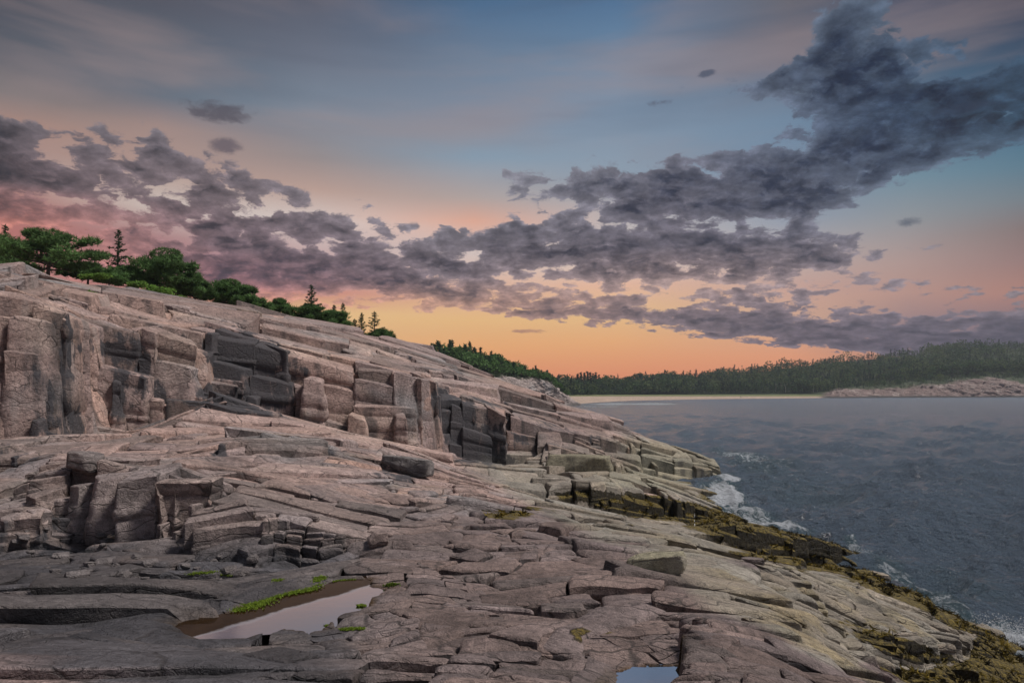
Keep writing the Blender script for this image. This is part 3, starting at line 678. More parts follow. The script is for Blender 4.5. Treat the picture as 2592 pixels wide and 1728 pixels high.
def block_mesh(L, warp, Hf, bevel, rough, top_n, tall_h, seed, pools, lift=0.):
    """turn leaves into jointed blocks: worn top patch, walls with bedding seams"""
    r = np.random.default_rng(seed); n = len(L)
    a0, a1, b0, b1, xm, ym, zm, gx, gy = L.T
    sc = np.sqrt((a1-a0)*(b1-b0)); wb = b1-b0
    damp = np.ones(n)
    for w, zp in pools:
        ins, d = inpoly(xm, ym, w); damp *= np.where(ins, .1, sstep(0, 1.0, d)*.9+.1)
    oz = np.clip(r.normal(0, 1, n), -1.9, 1.9)*np.clip(.075*wb+.012, .012, .20)*damp
    oz = oz+lift*damp; oz = np.where(zm < .2, np.minimum(oz, -.04), oz)
    tx = gx+r.normal(0, .035, n)*damp; ty = gy+r.normal(0, .05, n)*damp
    gap = (.012+.045*sc*r.random(n)**3)*(1+.0*sc)
    a0g, a1g, b0g, b1g = a0+gap*.6, a1-gap*.6, b0+gap*.5, b1-gap*.5
    bev = np.minimum(bevel(ym, xm)*(.6+.8*r.random(n)), .30*np.minimum(a1-a0, b1-b0))
    # corner slant of the joints
    mn = np.minimum(a1-a0, b1-b0)[:, None]; jm = np.where(ym > 15, .23, .17)[:, None]; cj = (r.uniform(-1, 1, (n, 4))*mn*jm, r.uniform(-1, 1, (n, 4))*mn*jm*.8)
    def pos(s, t):                                             # s, t arrays (n, k)
        aa = a0g[:, None]+(a1g-a0g)[:, None]*s; bb = b0g[:, None]+(b1g-b0g)[:, None]*t
        w_ = ((1-s)*(1-t), s*(1-t), (1-s)*t, s*t)
        for q in range(4): aa = aa+w_[q]*cj[0][:, q:q+1]; bb = bb+w_[q]*cj[1][:, q:q+1]
        return warp(aa, bb)
    def zplane(x, y): return zm[:, None]+oz[:, None]+tx[:, None]*(x-xm[:, None])+ty[:, None]*(y-ym[:, None])
    VV, QQ, BID = [], [], []
    base = 0
    ea = np.minimum(bev/(a1g-a0g), .22); eb = np.minimum(bev/(b1g-b0g), .22)
    m = top_n
    inner = np.linspace(0, 1, m)
    def ss(e):
        mid = e[:, None]*2.2+(1-4.4*e[:, None])*inner[None]
        return np.concatenate([0*e[:, None], e[:, None]*.35, e[:, None], mid, 1-e[:, None], 1-e[:, None]*.35, 1+0*e[:, None]], 1)
    SA, SB = ss(ea), ss(eb); k = SA.shape[1]
    S = np.repeat(SA[:, None, :], k, 1).reshape(n, -1); Tt = np.repeat(SB[:, :, None], k, 2).reshape(n, -1)
    x, y = pos(S, Tt); z = zplane(x, y)
    prof = np.concatenate([[1, .48, .12], np.zeros(m), [.12, .48, 1]])
    pa = np.repeat(prof[None, :], k, 0).ravel(); pb = np.repeat(prof[:, None], k, 1).ravel()
    drop = np.sqrt(pa**2+pb**2).clip(0, 1.25)
    ndrop = .6+.8*np.abs(vnoise(x/(sc[:, None]*.35)+seed, y/(sc[:, None]*.35), x*0))
    z = z-drop[None]*bev[:, None]*ndrop
    rg = rough(ym)[:, None]
    und = fbm(x*.9, y*.9, z*.9, 3)*rg*2.8+fbm(x*3.3, y*3.3, z*3.3, 3)*rg*.55
    dd = np.ones_like(x)
    for w, zp in pools:
        ins, d = inpoly(x, y, w)
        dd *= np.where(ins, .3, sstep(0, .6, d)*.7+.3)
    z = z+und*dd
    for w, zp in pools:
        ins, d = inpoly(x, y, w)
        z = np.where(ins, np.minimum(z, zp-.012-.30*sstep(0, .45, d)), z)
        rim = (~ins) & (d < 1.0)
        z = np.where(rim, np.maximum(z, zp+.010+.06*sstep(0, .35, d)*(1-sstep(.4, 1.0, d))+.02*vnoise(x*5, y*5, 0*x)*sstep(0, .1, d)), z)
    top = np.stack([x, y, z], -1)                              # n, k*k, 3
    idx = np.arange(k*k).reshape(k, k)
    q = np.stack([idx[:-1, :-1], idx[:-1, 1:], idx[1:, 1:], idx[1:, :-1]], -1).reshape(-1, 4)
    VV.append(top.reshape(-1, 3)); QQ.append((q[None]+(np.arange(n)*k*k)[:, None, None]).reshape(-1, 4)); BID.append(np.repeat(np.arange(n), k*k)); base = n*k*k
    # walls hang from the rim of the top patch
    per = np.concatenate([idx[0, :-1], idx[:-1, -1], idx[-1, :0:-1], idx[:0:-1, 0]]); P = len(per)
    rim = top[:, per]; cen = top.mean(1)[:, None, :2]
    out = rim[..., :2]-cen
    tang = np.roll(rim[..., :2], -1, 1)-np.roll(rim[..., :2], 1, 1); nrm = np.stack([tang[..., 1], -tang[..., 0]], -1)
    nrm /= np.linalg.norm(nrm, axis=-1, keepdims=True)+1e-9
    # drop needed: to below the surrounding ground
    gxs = rim[..., 0]+nrm[..., 0]*(.25*sc[:, None]+.15); gys = rim[..., 1]+nrm[..., 1]*(.25*sc[:, None]+.15)
    gmin = np.minimum(Hf(gxs, gys), rim[..., 2])
    bot = np.minimum(gmin.min(1), rim[..., 2].min(1))-.35-.25*sc
    wall_h = rim[..., 2].min(1)-bot
    for tall in (False, True):
        sel = np.nonzero((wall_h > tall_h*np.clip(ym/20, .5, 2)) == tall)[0]
        if not len(sel): continue
        ns = len(sel); rr = rim[sel]; nn = nrm[sel]; hh = (rr[..., 2]-bot[sel][:, None])
        rings = [np.concatenate([rr], -1)]
        if tall:
            st = 4
            cuts = np.sort((np.arange(1, st)[None]+(r.random((ns, st-1))-.5)*.8)/st, 1)*.92
            lv = []
            prev = np.zeros(ns); o_prev = np.zeros((ns,))
            for c in range(st):
                nx = cuts[:, c] if c < st-1 else np.ones(ns)
                off = (r.random(ns)-.42)*.15*np.clip(sc[sel], .4, 2.0) if c else np.zeros(ns)
                g = .03*np.clip(sc[sel], .3, 1.5)
                if c: lv += [(prev+.004, off-g*1.2), (prev+.022, off)]
                lv += [((prev+nx)/2, off+(r.random(ns)-.5)*.03), (nx-.018, off)]
                prev = nx
        else: lv = [(np.full(ns, .35), np.zeros(ns)), (np.ones(ns), np.zeros(ns))]
        bt = (r.normal(0.03, .09, ns))[:, None]
        for f, off in lv:
            zz = rr[..., 2]-hh*f[:, None]
            depth = rr[..., 2]-zz
            o2 = off[:, None]+bt*depth*.8
            xx = rr[..., 0]+nn[..., 0]*o2; yy = rr[..., 1]+nn[..., 1]*o2
            nz = fbm(xx*1.1, yy*1.1, zz*1.1, 3)*.24*np.clip(sc[sel], .3, 1.5)[:, None]*np.minimum(1, depth*3)
            rings.append(np.stack([xx+nn[..., 0]*nz, yy+nn[..., 1]*nz, zz], -1))
        W = np.stack(rings, 1)                                 # ns, R, P, 3
        Rn = W.shape[1]; wi = np.arange(Rn*P).reshape(Rn, P); wn = np.roll(wi, -1, 1)
        q = np.stack([wi[:-1], wi[1:], wn[1:], wn[:-1]], -1).reshape(-1, 4)
        VV.append(W.reshape(-1, 3)); QQ.append((q[None]+base+(np.arange(ns)*Rn*P)[:, None, None]).reshape(-1, 4)); BID.append(np.repeat(sel, Rn*P)); base += ns*Rn*P
    return np.concatenate(VV), np.concatenate(QQ), np.concatenate(BID)+seed*100000

def build_shore():
    pxs = np.concatenate([np.linspace(-700, -60, 60, endpoint=False), np.linspace(-60, 2640, 800, endpoint=False), np.linspace(2640, 3300, 40)])
    # the faces of the cliffs stand nearly upright: keep each foot at its place in the view but close under its edge
    def lower(k, dpy, x0, x1): LINES[k] = [(p[0], p[1]+dpy, p[2]) if p[1] != Z and x0 <= p[0] <= x1 else p for p in LINES[k]]
    lower(8, 15, 1845, 2150); lower(7, 8, 1845, 2150); lower(10, 12, 1395, 1765); lower(11, -8, 1395, 1710); lower(3, 12, 2190, 2420); lower(4, -8, 2120, 2390)
    def under(k, top, gap, x0, x1):
        T_ = ctl(LINES[top]); o_ = []
        for p in LINES[k]:
            if p[1] != Z and x0 <= p[0] <= x1: p = (p[0], p[1], float(np.interp(p[0], T_[:, 0], T_[:, 1]))-gap)
            o_.append(p)
        LINES[k] = o_
    under(15, 16, .25, -700, 1345); under(14, 16, .50, -700, 1345); under(13, 16, .80, -700, 1305)
    under(5, 6, .35, -700, 525); under(5, 6, .55, 555, 940); under(10, 11, .7, 500, 800); under(17, 18, .6, -700, 1345); under(19, 20, .7, -700, 360); under(8, 9, .35, 1840, 2170); under(10, 11, .5, 1390, 1870); under(3, 4, .3, 2190, 2460)
    V, _ = param_surface(LINES, pxs, 420, jag=7, blur=3, steps=None)
    Hf = Height(V)
    pools = [(pool_world(POOL1, POOL1_Z), POOL1_Z), (pool_world(POOL2, POOL2_Z), POOL2_Z)]
    bev = lambda y, x: np.where(y < 15.5, .042+.085*sstep(1.5, 6, x), .065+.06*sstep(2, 10, x))
    rough = lambda y: np.where(y < 15.5, .022+.01*y/15, .05)
    LN = leaves(Hf, warp_near, (-11, 16), (0, 19), 3.0, 1.6, 2.4, 17.0, 1.75, .30, .0068, 5)
    LF = leaves(Hf, warp_far, (-50, 34), (2, 75), 6.0, 2.8, 15.2, 66, 2.4, .52, .0052, 6)
    NW2 = rot_warp(warp_near, 58, 1, 9); FW2 = rot_warp(warp_far, 100, -8, 34)
    LN2 = leaves(Hf, NW2, (-14, 16), (-4, 24), 2.2, 1.3, 2.4, 17.0, 1.3, .3, .008, 15)
    rr_ = np.random.default_rng(4); LN2 = LN2[rr_.random(len(LN2)) < .30]
    LF2 = leaves(Hf, FW2, (-40, 40), (-15, 80), 4.0, 2.4, 15.2, 62, 2.0, .5, .008, 16); LF2 = LF2[rr_.random(len(LF2)) < .25]
    print('blocks', len(LN), len(LF), len(LN2), len(LF2))
    v1, q1, b1 = block_mesh(LN, warp_near, Hf, bev, rough, 5, .45, 1, pools)
    v2, q2, b2 = block_mesh(LF, warp_far, Hf, bev, rough, 3, 1.0, 2, pools)
    v1b, q1b, b1b = block_mesh(LN2, NW2, Hf, bev, rough, 4, .45, 3, pools, -.012)
    v2b, q2b, b2b = block_mesh(LF2, FW2, Hf, bev, rough, 3, 1.0, 4, pools, -.03)
    q1 = np.concatenate([q1, q1b+len(v1)]); v1 = np.concatenate([v1, v1b]); b1 = np.concatenate([b1, b1b])
    q2 = np.concatenate([q2, q2b+len(v2)]); v2 = np.concatenate([v2, v2b]); b2 = np.concatenate([b2, b2b])
    # core under the blocks
    Vb = V.copy(); Vb[..., 2] -= np.where(V[..., 1] < 62, .22+.006*V[..., 1], 0); Vb[..., 1] += np.where((V[..., 1] > 15) & (V[..., 1] < 62), .6, .12)
    for w, zp in pools:
        ins, d = inpoly(Vb[..., 0], Vb[..., 1], w); Vb[..., 2] = np.where(ins | (d < .5), np.minimum(Vb[..., 2], zp-.33), Vb[..., 2])
    Vb[..., 2] += fbm(V[..., 0]*.8, V[..., 1]*.8, V[..., 2]*.8, 3)*.12
    nr, nc = Vb.shape[:2]; idx = np.arange(nr*nc).reshape(nr, nc)
    q3 = np.stack([idx[:-1, :-1], idx[:-1, 1:], idx[1:, 1:], idx[1:, :-1]], -1).reshape(-1, 4)
    VA = np.concatenate([Vb.reshape(-1, 3), v1, v2]); QA = np.concatenate([q3, q1+nr*nc, q2+nr*nc+len(v1)])
    BI = np.concatenate([np.full(nr*nc, 7), b1, b2])
    print('verts', len(VA))
    o = finish(None, 'granite_shore', VA, QA, M_rock, True)
    tag(o, 'pink and grey jointed granite shore stepping down to the sea', kind='structure')
    V = VA; P = VA; Yv = VA[:, 1]; bpx, bpy = proj(VA)
    h1 = hsh(BI, BI*0+1); h2 = hsh(BI, BI*0+2)
    masks = []
    for w, zp in pools:
        ins = np.zeros(Yv.shape, bool); d = np.full(Yv.shape, 99.); nr_ = Yv < 14
        ins[nr_], d[nr_] = inpoly(VA[nr_, 0], VA[nr_, 1], w); masks.append((ins, d, zp))
    # ---- intrinsic colour
    nz = fbm(V[..., 0]*.5, V[..., 1]*.5, V[..., 2]*.5, 4); nz2 = fbm(V[..., 0]*1.7+9, V[..., 1]*1.7, V[..., 2]*1.7, 4); nb = fbm(bpx/55., bpy/38., bpx*0, 6, .62)
    pink = np.array((.385, .275, .24)); grey = np.array((.27, .245, .235)); tan = np.array((.40, .30, .215))
    col = np.broadcast_to(pink, V.shape).copy()
    col = mixc(col, grey, sstep(-.1, .5, nz)); col = mixc(col, tan, sstep(.2, .6, nz2)*.5)
    col = mixc(col, (.325, .26, .238), 1-sstep(12.5, 17, Yv+nz*2))
    # dark slate coloured slabs bottom left, plum brown slabs bottom centre
    f = (1-sstep(820, 1060, bpx+nb*90))*sstep(1330, 1420, bpy+nb*30); col = mixc(col, (.082, .077, .081), f*.95)
    col = mixc(col, (.175, .140, .125), f*sstep(.05, .4, nz2)*.7); col = mixc(col, (.045, .044, .048), f*sstep(.1, .5, -nz2)*.6)
    f = sstep(820, 1060, bpx+nb*90)*sstep(1230, 1360, bpy+nb*30); col = mixc(col, (.205, .155, .140), f)
    f = blob(bpx, bpy, 60, 1715, 190, 45, 12, .3, nb*.2); col = mixc(col, (.36, .25, .22), f)
    # barnacle zone
    bx = np.interp(bpy+nb*26, [1100, 1180, 1230, 1300, 1380, 1420, 1480, 1560, 1640, 1728, 1800], [1400, 1160, 1270, 1380, 1560, 1690, 1730, 1800, 2010, 2210, 2330])
    tide = sstep(-22, 22, bpx+nb*50-bx)*sstep(1100, 1170, bpy+(bpx-1400)*-.10+nb*20)
    tide *= sstep(1120, 1240, bpx)
    # plum patches that interrupt it
    for cx, cy, rx, ry, a in ((1600,1385,45,30,10),(1905,1420,30,16,20),(1860,1590,150,26,14),(2230,1700,60,16,20),(1640,1270,60,22,0)):
        tide *= 1-blob(bpx, bpy, cx, cy, rx, ry, a, .3, nb*.3)
    beige = np.array((.33, .30, .235)); col = mixc(col, beige, tide*(.75+.25*nz2.clip(-1, 1)))
    ol = tide*sstep(-.05, .35, nz2)*sstep(1500, 1900, bpx+nb*200)*.6; col = mixc(col, (.27, .215, .105), ol)
    hl = sstep(1430, 1600, bpx+nb*60)*(1-sstep(1225, 1245, bpy))*sstep(1085, 1130, bpy+nb*15); col = mixc(col, (.30, .275, .19), hl*.8)
    f = blob(bpx, bpy, 1430, 1130, 150, 40, 8, .4, nb*.4)*.6; col = mixc(col, (.17, .13, .12), f)
    # stains
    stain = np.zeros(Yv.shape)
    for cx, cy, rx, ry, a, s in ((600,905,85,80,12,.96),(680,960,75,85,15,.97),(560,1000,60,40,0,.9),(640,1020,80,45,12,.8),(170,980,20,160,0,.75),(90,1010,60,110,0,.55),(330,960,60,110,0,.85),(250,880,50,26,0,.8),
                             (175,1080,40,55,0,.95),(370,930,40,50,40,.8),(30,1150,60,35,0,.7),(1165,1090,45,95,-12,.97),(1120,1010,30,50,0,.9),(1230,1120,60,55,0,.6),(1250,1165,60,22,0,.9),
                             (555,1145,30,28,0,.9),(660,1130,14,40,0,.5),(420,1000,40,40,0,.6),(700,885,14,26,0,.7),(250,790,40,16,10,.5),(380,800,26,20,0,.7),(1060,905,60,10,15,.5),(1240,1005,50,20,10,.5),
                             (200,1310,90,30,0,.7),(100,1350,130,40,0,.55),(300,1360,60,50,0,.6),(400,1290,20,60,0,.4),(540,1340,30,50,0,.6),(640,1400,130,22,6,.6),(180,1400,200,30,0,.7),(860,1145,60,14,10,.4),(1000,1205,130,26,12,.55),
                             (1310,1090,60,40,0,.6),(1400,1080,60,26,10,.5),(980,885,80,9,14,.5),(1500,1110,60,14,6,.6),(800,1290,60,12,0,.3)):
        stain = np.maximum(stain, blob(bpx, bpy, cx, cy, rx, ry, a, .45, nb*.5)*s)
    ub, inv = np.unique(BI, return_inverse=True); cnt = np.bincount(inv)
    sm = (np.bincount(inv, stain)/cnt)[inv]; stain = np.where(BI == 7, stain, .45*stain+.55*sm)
    for cx, cy, rx, ry, a, s in ((110,830,60,55,0,.6),(440,910,60,75,20,.55),(660,1000,16,50,0,.2),(920,1080,90,40,10,.4),(1190,880,50,14,20,.5),(780,890,90,14,14,.6),(960,890,60,16,14,.5),(430,790,80,10,8,.5),(1010,1115,60,10,10,.6)):
        f = blob(bpx, bpy, cx, cy, rx, ry, a, .4, nb*.4)*s; col = mixc(col, (.56, .43, .36), f)
    f = blob(bpx, bpy, 340, 715, 120, 14, 12, .3, nb*.2)*.8; col = mixc(col, (.30, .30, .33), f)
    # weed
    weed = np.zeros(Yv.shape)
    led = [(1735,1300),(1830,1292),(1950,1325),(2100,1362),(2180,1385),(2185,1450),(2080,1440),(1940,1412),(1840,1380),(1760,1340)]
    ins, d = inpoly(bpx, bpy, led); weed = np.maximum(weed, sstep(-14, 12, np.where(ins, d, -d)+nb*14))
    gul = [(1395,1236),(1560,1240),(1700,1258),(1800,1285),(1880,1300),(1870,1330),(1740,1325),(1640,1316),(1500,1285),(1420,1272)]
    ins, d = inpoly(bpx, bpy, gul); gm = sstep(-8, 10, np.where(ins, d, -d)+nb*10); weed = np.maximum(weed, gm*.96)
    strip = [(1760,1385),(1900,1395),(2040,1425),(2165,1435),(2350,1500),(2420,1560),(2505,1592),(2640,1660),(2640,1760),(2400,1760),(2270,1715),(2190,1668),(2330,1705),(2450,1660),(2470,1610),(2380,1572),(2260,1505),(2150,1455),(1960,1420),(1800,1400)]
    ins, d = inpoly(bpx, bpy, strip); weed = np.maximum(weed, sstep(-8, 8, np.where(ins, d, -d)+nb*26))
    for cx, cy, rx, ry, a, s in ((1290,1302,70,13,0,.95),(1350,1285,30,8,0,.6),(1500,1596,75,11,0,.7),(1630,1330,60,9,10,.4),(2290,1640,120,26,16,.95),(1690,1310,70,14,10,.3),(2200,1590,90,16,10,.5)):
        weed = np.maximum(weed, blob(bpx, bpy, cx, cy, rx, ry, a, .35, nb*.5)*s)
    zlow = (1-sstep(.05, .55, P[..., 2]+nz2*.3))*sstep(1400, 1600, bpx); weed = np.maximum(weed, zlow*.95)
    weed *= sstep(1180, 1230, bpx)
    # pool floors
    for ins, d, zp in masks:
        g = np.where(ins, 1., 1-sstep(0, .05, d)); col = mixc(col, (.10, .058, .025), g)
    dk = sstep(.84, .95, h2)*(1-tide); col = mixc(col, (.13, .12, .12), dk*.6); rd = sstep(.86, .97, h1)*(1-tide)*sstep(1330, 1230, bpy); col = mixc(col, (.36, .21, .15), rd*.35)
    col = col*(.74+.46*h1)[:, None]*np.stack([1+.10*(h2-.5), np.ones_like(h2), 1-.10*(h2-.5)], -1)
    fattr(o, 'stain', stain)
    cattr(o, 'col', np.clip(col, .01, 1)); fattr(o, 'weed', weed); fattr(o, 'tide', tide*(1-weed))
    wet = np.clip(sstep(1330, 1420, bpy)*(1-sstep(800, 1000, bpx))*.7+weed*.8, 0, 1); fattr(o, 'wet', wet)
    return VA, QA, bpx, bpy, weed, Hf
SP, SQ, SPX, SPY, SWEED, GROUND = build_shore()

def pool(name, poly, z, label):
    w = pool_world(poly, z); cx = sum(p[0] for p in w)/len(w); cy = sum(p[1] for p in w)/len(w)
    pts = [(cx+(x-cx)*1.10, cy+(y-cy)*1.10, z) for x, y in w]
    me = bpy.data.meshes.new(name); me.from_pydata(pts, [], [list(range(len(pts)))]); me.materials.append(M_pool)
    o = bpy.data.objects.new(name, me); C.objects.link(o); tag(o, label, kind='structure')
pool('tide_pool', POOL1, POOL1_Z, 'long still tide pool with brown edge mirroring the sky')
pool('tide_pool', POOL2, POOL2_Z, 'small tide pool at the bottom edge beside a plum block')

# ------------------------------------------------------------------ the sea
def build_sea():
    px = np.concatenate([np.linspace(-800, 1380, 40, endpoint=False), np.linspace(1380, 2640, 640, endpoint=False), np.linspace(2640, 4300, 40)])
    py = np.concatenate([np.linspace(2600, 1700, 50, endpoint=False), np.linspace(1700, 993.6, 640)])
    Y = H*F/(py-HZ)
    dY = np.abs(np.gradient(Y))
    PX, YY = np.meshgrid(px, Y); X = (PX-CX)/F*YY; V = np.stack([X, YY, np.zeros_like(X)], -1)
    DY = np.broadcast_to(dY[:, None], X.shape); dX = np.abs(np.gradient(X, axis=1)); sp = np.maximum(DY, dX)
    r = np.random.default_rng(3)
    hz = 0; hx = 0; hy = 0
    for i in range(76):
        lam = .5*(13/.5)**(r.random()**1.25); a = math.radians(200+r.normal()*34); k = 2*math.pi/lam
        amp = .0165*lam**.80*(.6+.8*r.random()); ph = r.random()*6.28
        dx, dy = math.sin(a), math.cos(a)
        f = 1-sstep(.22*lam, .5*lam, sp)
        th = k*(dx*X+dy*YY)+ph; s = np.sin(th); c = np.cos(th)
        hz = hz+f*amp*s; hx = hx+f*amp*dx*c*.45; hy = hy+f*amp*dy*c*.45
    gust = .80+.25*fbm(X/30, YY/45, X*0, 3)
    V[..., 2] += hz*gust; V[..., 0] += hx*gust; V[..., 1] += hy*gust
    bpx, bpy = proj(np.stack([X, YY, 0*X], -1))
    nb = fbm(bpx/50., bpy/22., bpx*0, 4)
    foam = np.zeros(X.shape)
    for cx, cy, rx, ry, a, s in ((1832,1258,60,26,10,1.),(1895,1298,100,26,18,.70),(1960,1332,90,13,8,.92),(1870,1155,70,16,10,.62),(1930,1180,120,26,6,.5),(2030,1240,160,46,10,.34),(2160,1385,30,14,30,.6),
                             (2540,1606,60,36,20,1.),(2560,1650,60,20,20,.8),(2300,1480,110,26,30,.6),(2420,1550,90,26,30,.62),(2240,1420,60,18,20,.45),(1840,1215,40,14,10,.9),(1600,1022,130,3.5,0,.7),(1520,1028,60,6,0,.5),(1700,1080,70,12,30,.25),(2450,1480,140,50,20,.34)):
        foam = np.maximum(foam, blob(bpx, bpy, cx, cy, rx, ry, a, .6, nb*.4)*s)
    V[..., 2] += foam**2*.18*(fbm(X*1.2, YY*1.2, X*0, 3)+.6)*sstep(300, 100, YY)
    o = grid_mesh('sea', V, M_sea); tag(o, 'choppy slate blue sea with foam along the rocks', kind='structure')
    fattr(o, 'foam', foam)
build_sea()

# ------------------------------------------------------------------ second headland, far shore, hills
def far_mesh(name, lines, pxs, rows, jag, label, colour, disp, seed):
    V, _ = param_surface(lines, pxs, rows, jag=jag, blur=2, steps=None, seed=seed)
    N = normals(smooth2(V, 3))
    px, py = proj(V)
    a = disp(px, py, V)
    for s_, k in ((9., 1.), (3.5, .5), (1.6, .25)):
        Q = V @ rotm(R(5), R(12), R(30)); Q = Q/np.array([s_*2.2, s_, s_*.5])
        e, ids, off = voro(Q[..., 0], Q[..., 1], Q[..., 2], .85)
        V = V+N*(a*k*((hsh(*ids)-.5)*2+(hsh(ids[1], ids[0], ids[2])-.5)*off[0]*2)*sstep(0, .12, e)-a*k*.5*(1-sstep(0, .08, e)))[..., None]
    o = grid_mesh(name, V, M_far); tag(o, label, kind='structure')
    cattr(o, 'col', colour(px, py, V)); z0 = np.zeros(V.shape[:2])
    for n_ in ('weed', 'tide', 'stain', 'wet'): fattr(o, n_, z0)
    return V
HEAD = [
 [(700,Z,-3,110),(1290,Z,-3,180),(1466,Z,-3,262),(1480,Z,-3,268)],
 [(700,Z,-.3,120),(1290,Z,-.3,190),(1466,Z,0,270),(1480,Z,-3,272)],
 [(700,Z,3,135),(1290,1000,200),(1400,1014,255),(1468,1024,273),(1480,Z,-3,274)],
 [(700,Z,8,150),(1150,930,180),(1264,953,215),(1344,958,235),(1393,969,250),(1437,1001,265),(1470,1024,276),(1480,Z,-3,277)],
 [(700,Z,13,200),(1070,908,220),(1175,908,225),(1260,925,232),(1330,948,242),(1393,966,254),(1437,1000,268),(1470,1026,280),(1480,Z,-3,281)],
 [(700,Z,10,300),(1070,Z,12,300),(1260,Z,8,310),(1393,Z,4,320),(1470,Z,-2,330),(1480,Z,-3,331)],
]
def headland_col(px, py, V):
    n = fbm(V[..., 0]*.12, V[..., 1]*.12, V[..., 2]*.3, 4)
    c = mixc(np.broadcast_to(np.array((.40, .33, .30)), V.shape).copy(), (.52, .47, .44), sstep(0, .5, n))
    c = mixc(c, (.10, .095, .09), sstep(1.6, .4, V[..., 2]+n)*.9)
    top = np.interp(px, [700, 1150, 1264, 1344, 1393, 1437], [1000, 935, 950, 956, 966, 990])
    return mixc(c, (.05, .075, .03), sstep(4, -4, py-top+n*14))
far_mesh('headland', HEAD, np.linspace(700, 1480, 420), 260, 5, 'pale granite headland sloping to the bay', headland_col, lambda px, py, V: .9+0*px, 3)
SHORE = [
 [(900,Z,-2,230),(1465,Z,-2,270),(2080,Z,-2,480),(2592,Z,-2,540),(4200,Z,-2,540)],
 [(900,Z,-.05,260),(1300,Z,-.05,275),(1465,Z,0,300),(1600,Z,0,385),(1800,Z,0,445),(2080,Z,0,500),(2300,Z,0,530),(2592,Z,0,555),(4200,Z,0,560)],
 [(900,1014,300),(1465,1010.5,345),(1600,1006,430),(1700,1004.5,480),(2060,1003,530),(2085,1001,535),(2130,993,540),(2200,993,545),(2296,991,548),(2361,984,550),(2440,976,556),(2500,970,560),(2592,978,565),(4200,972,570)],
 [(900,1010,340),(1465,1004,420),(1600,1001.5,500),(1700,1000.5,540),(2060,1000,560),(2085,997,562),(2130,984,565),(2200,986,566),(2296,983,568),(2361,974,570),(2440,964,575),(2500,960,582),(2592,966,588),(4200,962,590)],
 [(900,1005,380),(1465,1000,460),(1600,999,540),(1700,998,570),(2060,996,590),(2085,990,600),(2200,975,610),(2361,960,615),(2500,950,620),(2592,950,625),(4200,950,630)],
 [(900,985,500),(1378,985,500),(1520,980,600),(1640,968,660),(1804,957,720),(1935,940,780),(2099,918,820),(2263,905,850),(2348,893,860),(2446,882,870),(2592,880,880),(4200,884,900)],
 [(900,Z,0,1100),(2000,Z,8,1150),(4200,Z,20,1150)],
]
def shore_col(px, py, V):
    n = fbm(V[..., 0]*.06, V[..., 1]*.06, V[..., 2]*.2, 4)
    base = np.array((.045, .065, .025))
    c = np.broadcast_to(base, V.shape).copy()
    rocky = sstep(2070, 2100, px)
    sand = (1-rocky)*sstep(1001.5, 1003.5, py); c = mixc(c, (.50, .38, .29), sand)
    gr = (1-rocky)*sstep(998.2, 999.5, py)*(1-sstep(1001.5, 1003.5, py)); c = mixc(c, (.20, .22, .085), gr)
    edge = np.interp(px, [2070, 2130, 2200, 2296, 2361, 2440, 2500, 2592], [999, 984, 986, 983, 974, 964, 960, 966])
    rk = rocky*sstep(-3, 3, py-edge+n*8)
    c = mixc(c, (.22, .160, .142), rk); c = mixc(c, (.36, .295, .265), rk*sstep(.0, .5, fbm(V[..., 0]*.2, V[..., 1]*.1, V[..., 2]*.6, 4)))
    c = mixc(c, (.05, .048, .045), rocky*sstep(1.7, .9, V[..., 2]+n*.6))
    return mixc(c, (.11, .10, .095), (1-rocky)*sstep(.25, .05, V[..., 2])*.6)
SHV = far_mesh('hills', SHORE, np.concatenate([np.linspace(900, 1380, 40, endpoint=False), np.linspace(1380, 2640, 900), np.linspace(2650, 4200, 60)]), 260, 1.5, 'far shore with sand beach, pink ledges and wooded hill', shore_col,
               lambda px, py, V: sstep(2080, 2110, px)*sstep(0, 1.5, V[..., 2])*sstep(800, 600, V[..., 1])*1.2, 8)
HH = Height(SHV.copy()) if False else None

# ------------------------------------------------------------------ vegetation
class Soup:
    def __init__(s): s.v = []; s.c = []
    def tris(s, P, col):                                  # P (n,3,3), col (n,3)
        s.v.append(P.reshape(-1, 3)); s.c.append(np.repeat(col, 3, 0))
    def build(s, name, parent=None, origin=(0, 0, 0)):
        v = np.concatenate(s.v)-np.array(origin); c = np.concatenate(s.c)
        o = finish(None, name, v, np.arange(len(v)).reshape(-1, 3), M_leaf, False); cattr(o, 'col', c)
        if parent: o.parent = parent
        return o
def fans(r, cen, n, length, width, up, col, var=.25):
    """n needle blades at every centre"""
    m = len(cen); d = r.normal(0, 1, (m, n, 3)); d[..., 2] = d[..., 2]*.7+up; d /= np.linalg.norm(d, axis=-1, keepdims=True)
    L = length*(.6+.8*r.random((m, n, 1))); side = np.cross(d, r.normal(0, 1, (m, n, 3))); side /= np.linalg.norm(side, axis=-1, keepdims=True)+1e-6
    a = cen[:, None]-side*width*.5; b = cen[:, None]+side*width*.5; t = cen[:, None]+d*L
    P = np.stack([a, b, t], 2).reshape(-1, 3, 3)
    c = np.repeat(col*(1+var*(r.random((m, 1))-.5)*2), n, 0)
    return P, c*(1+.3*(r.random((len(c), 1))-.5))
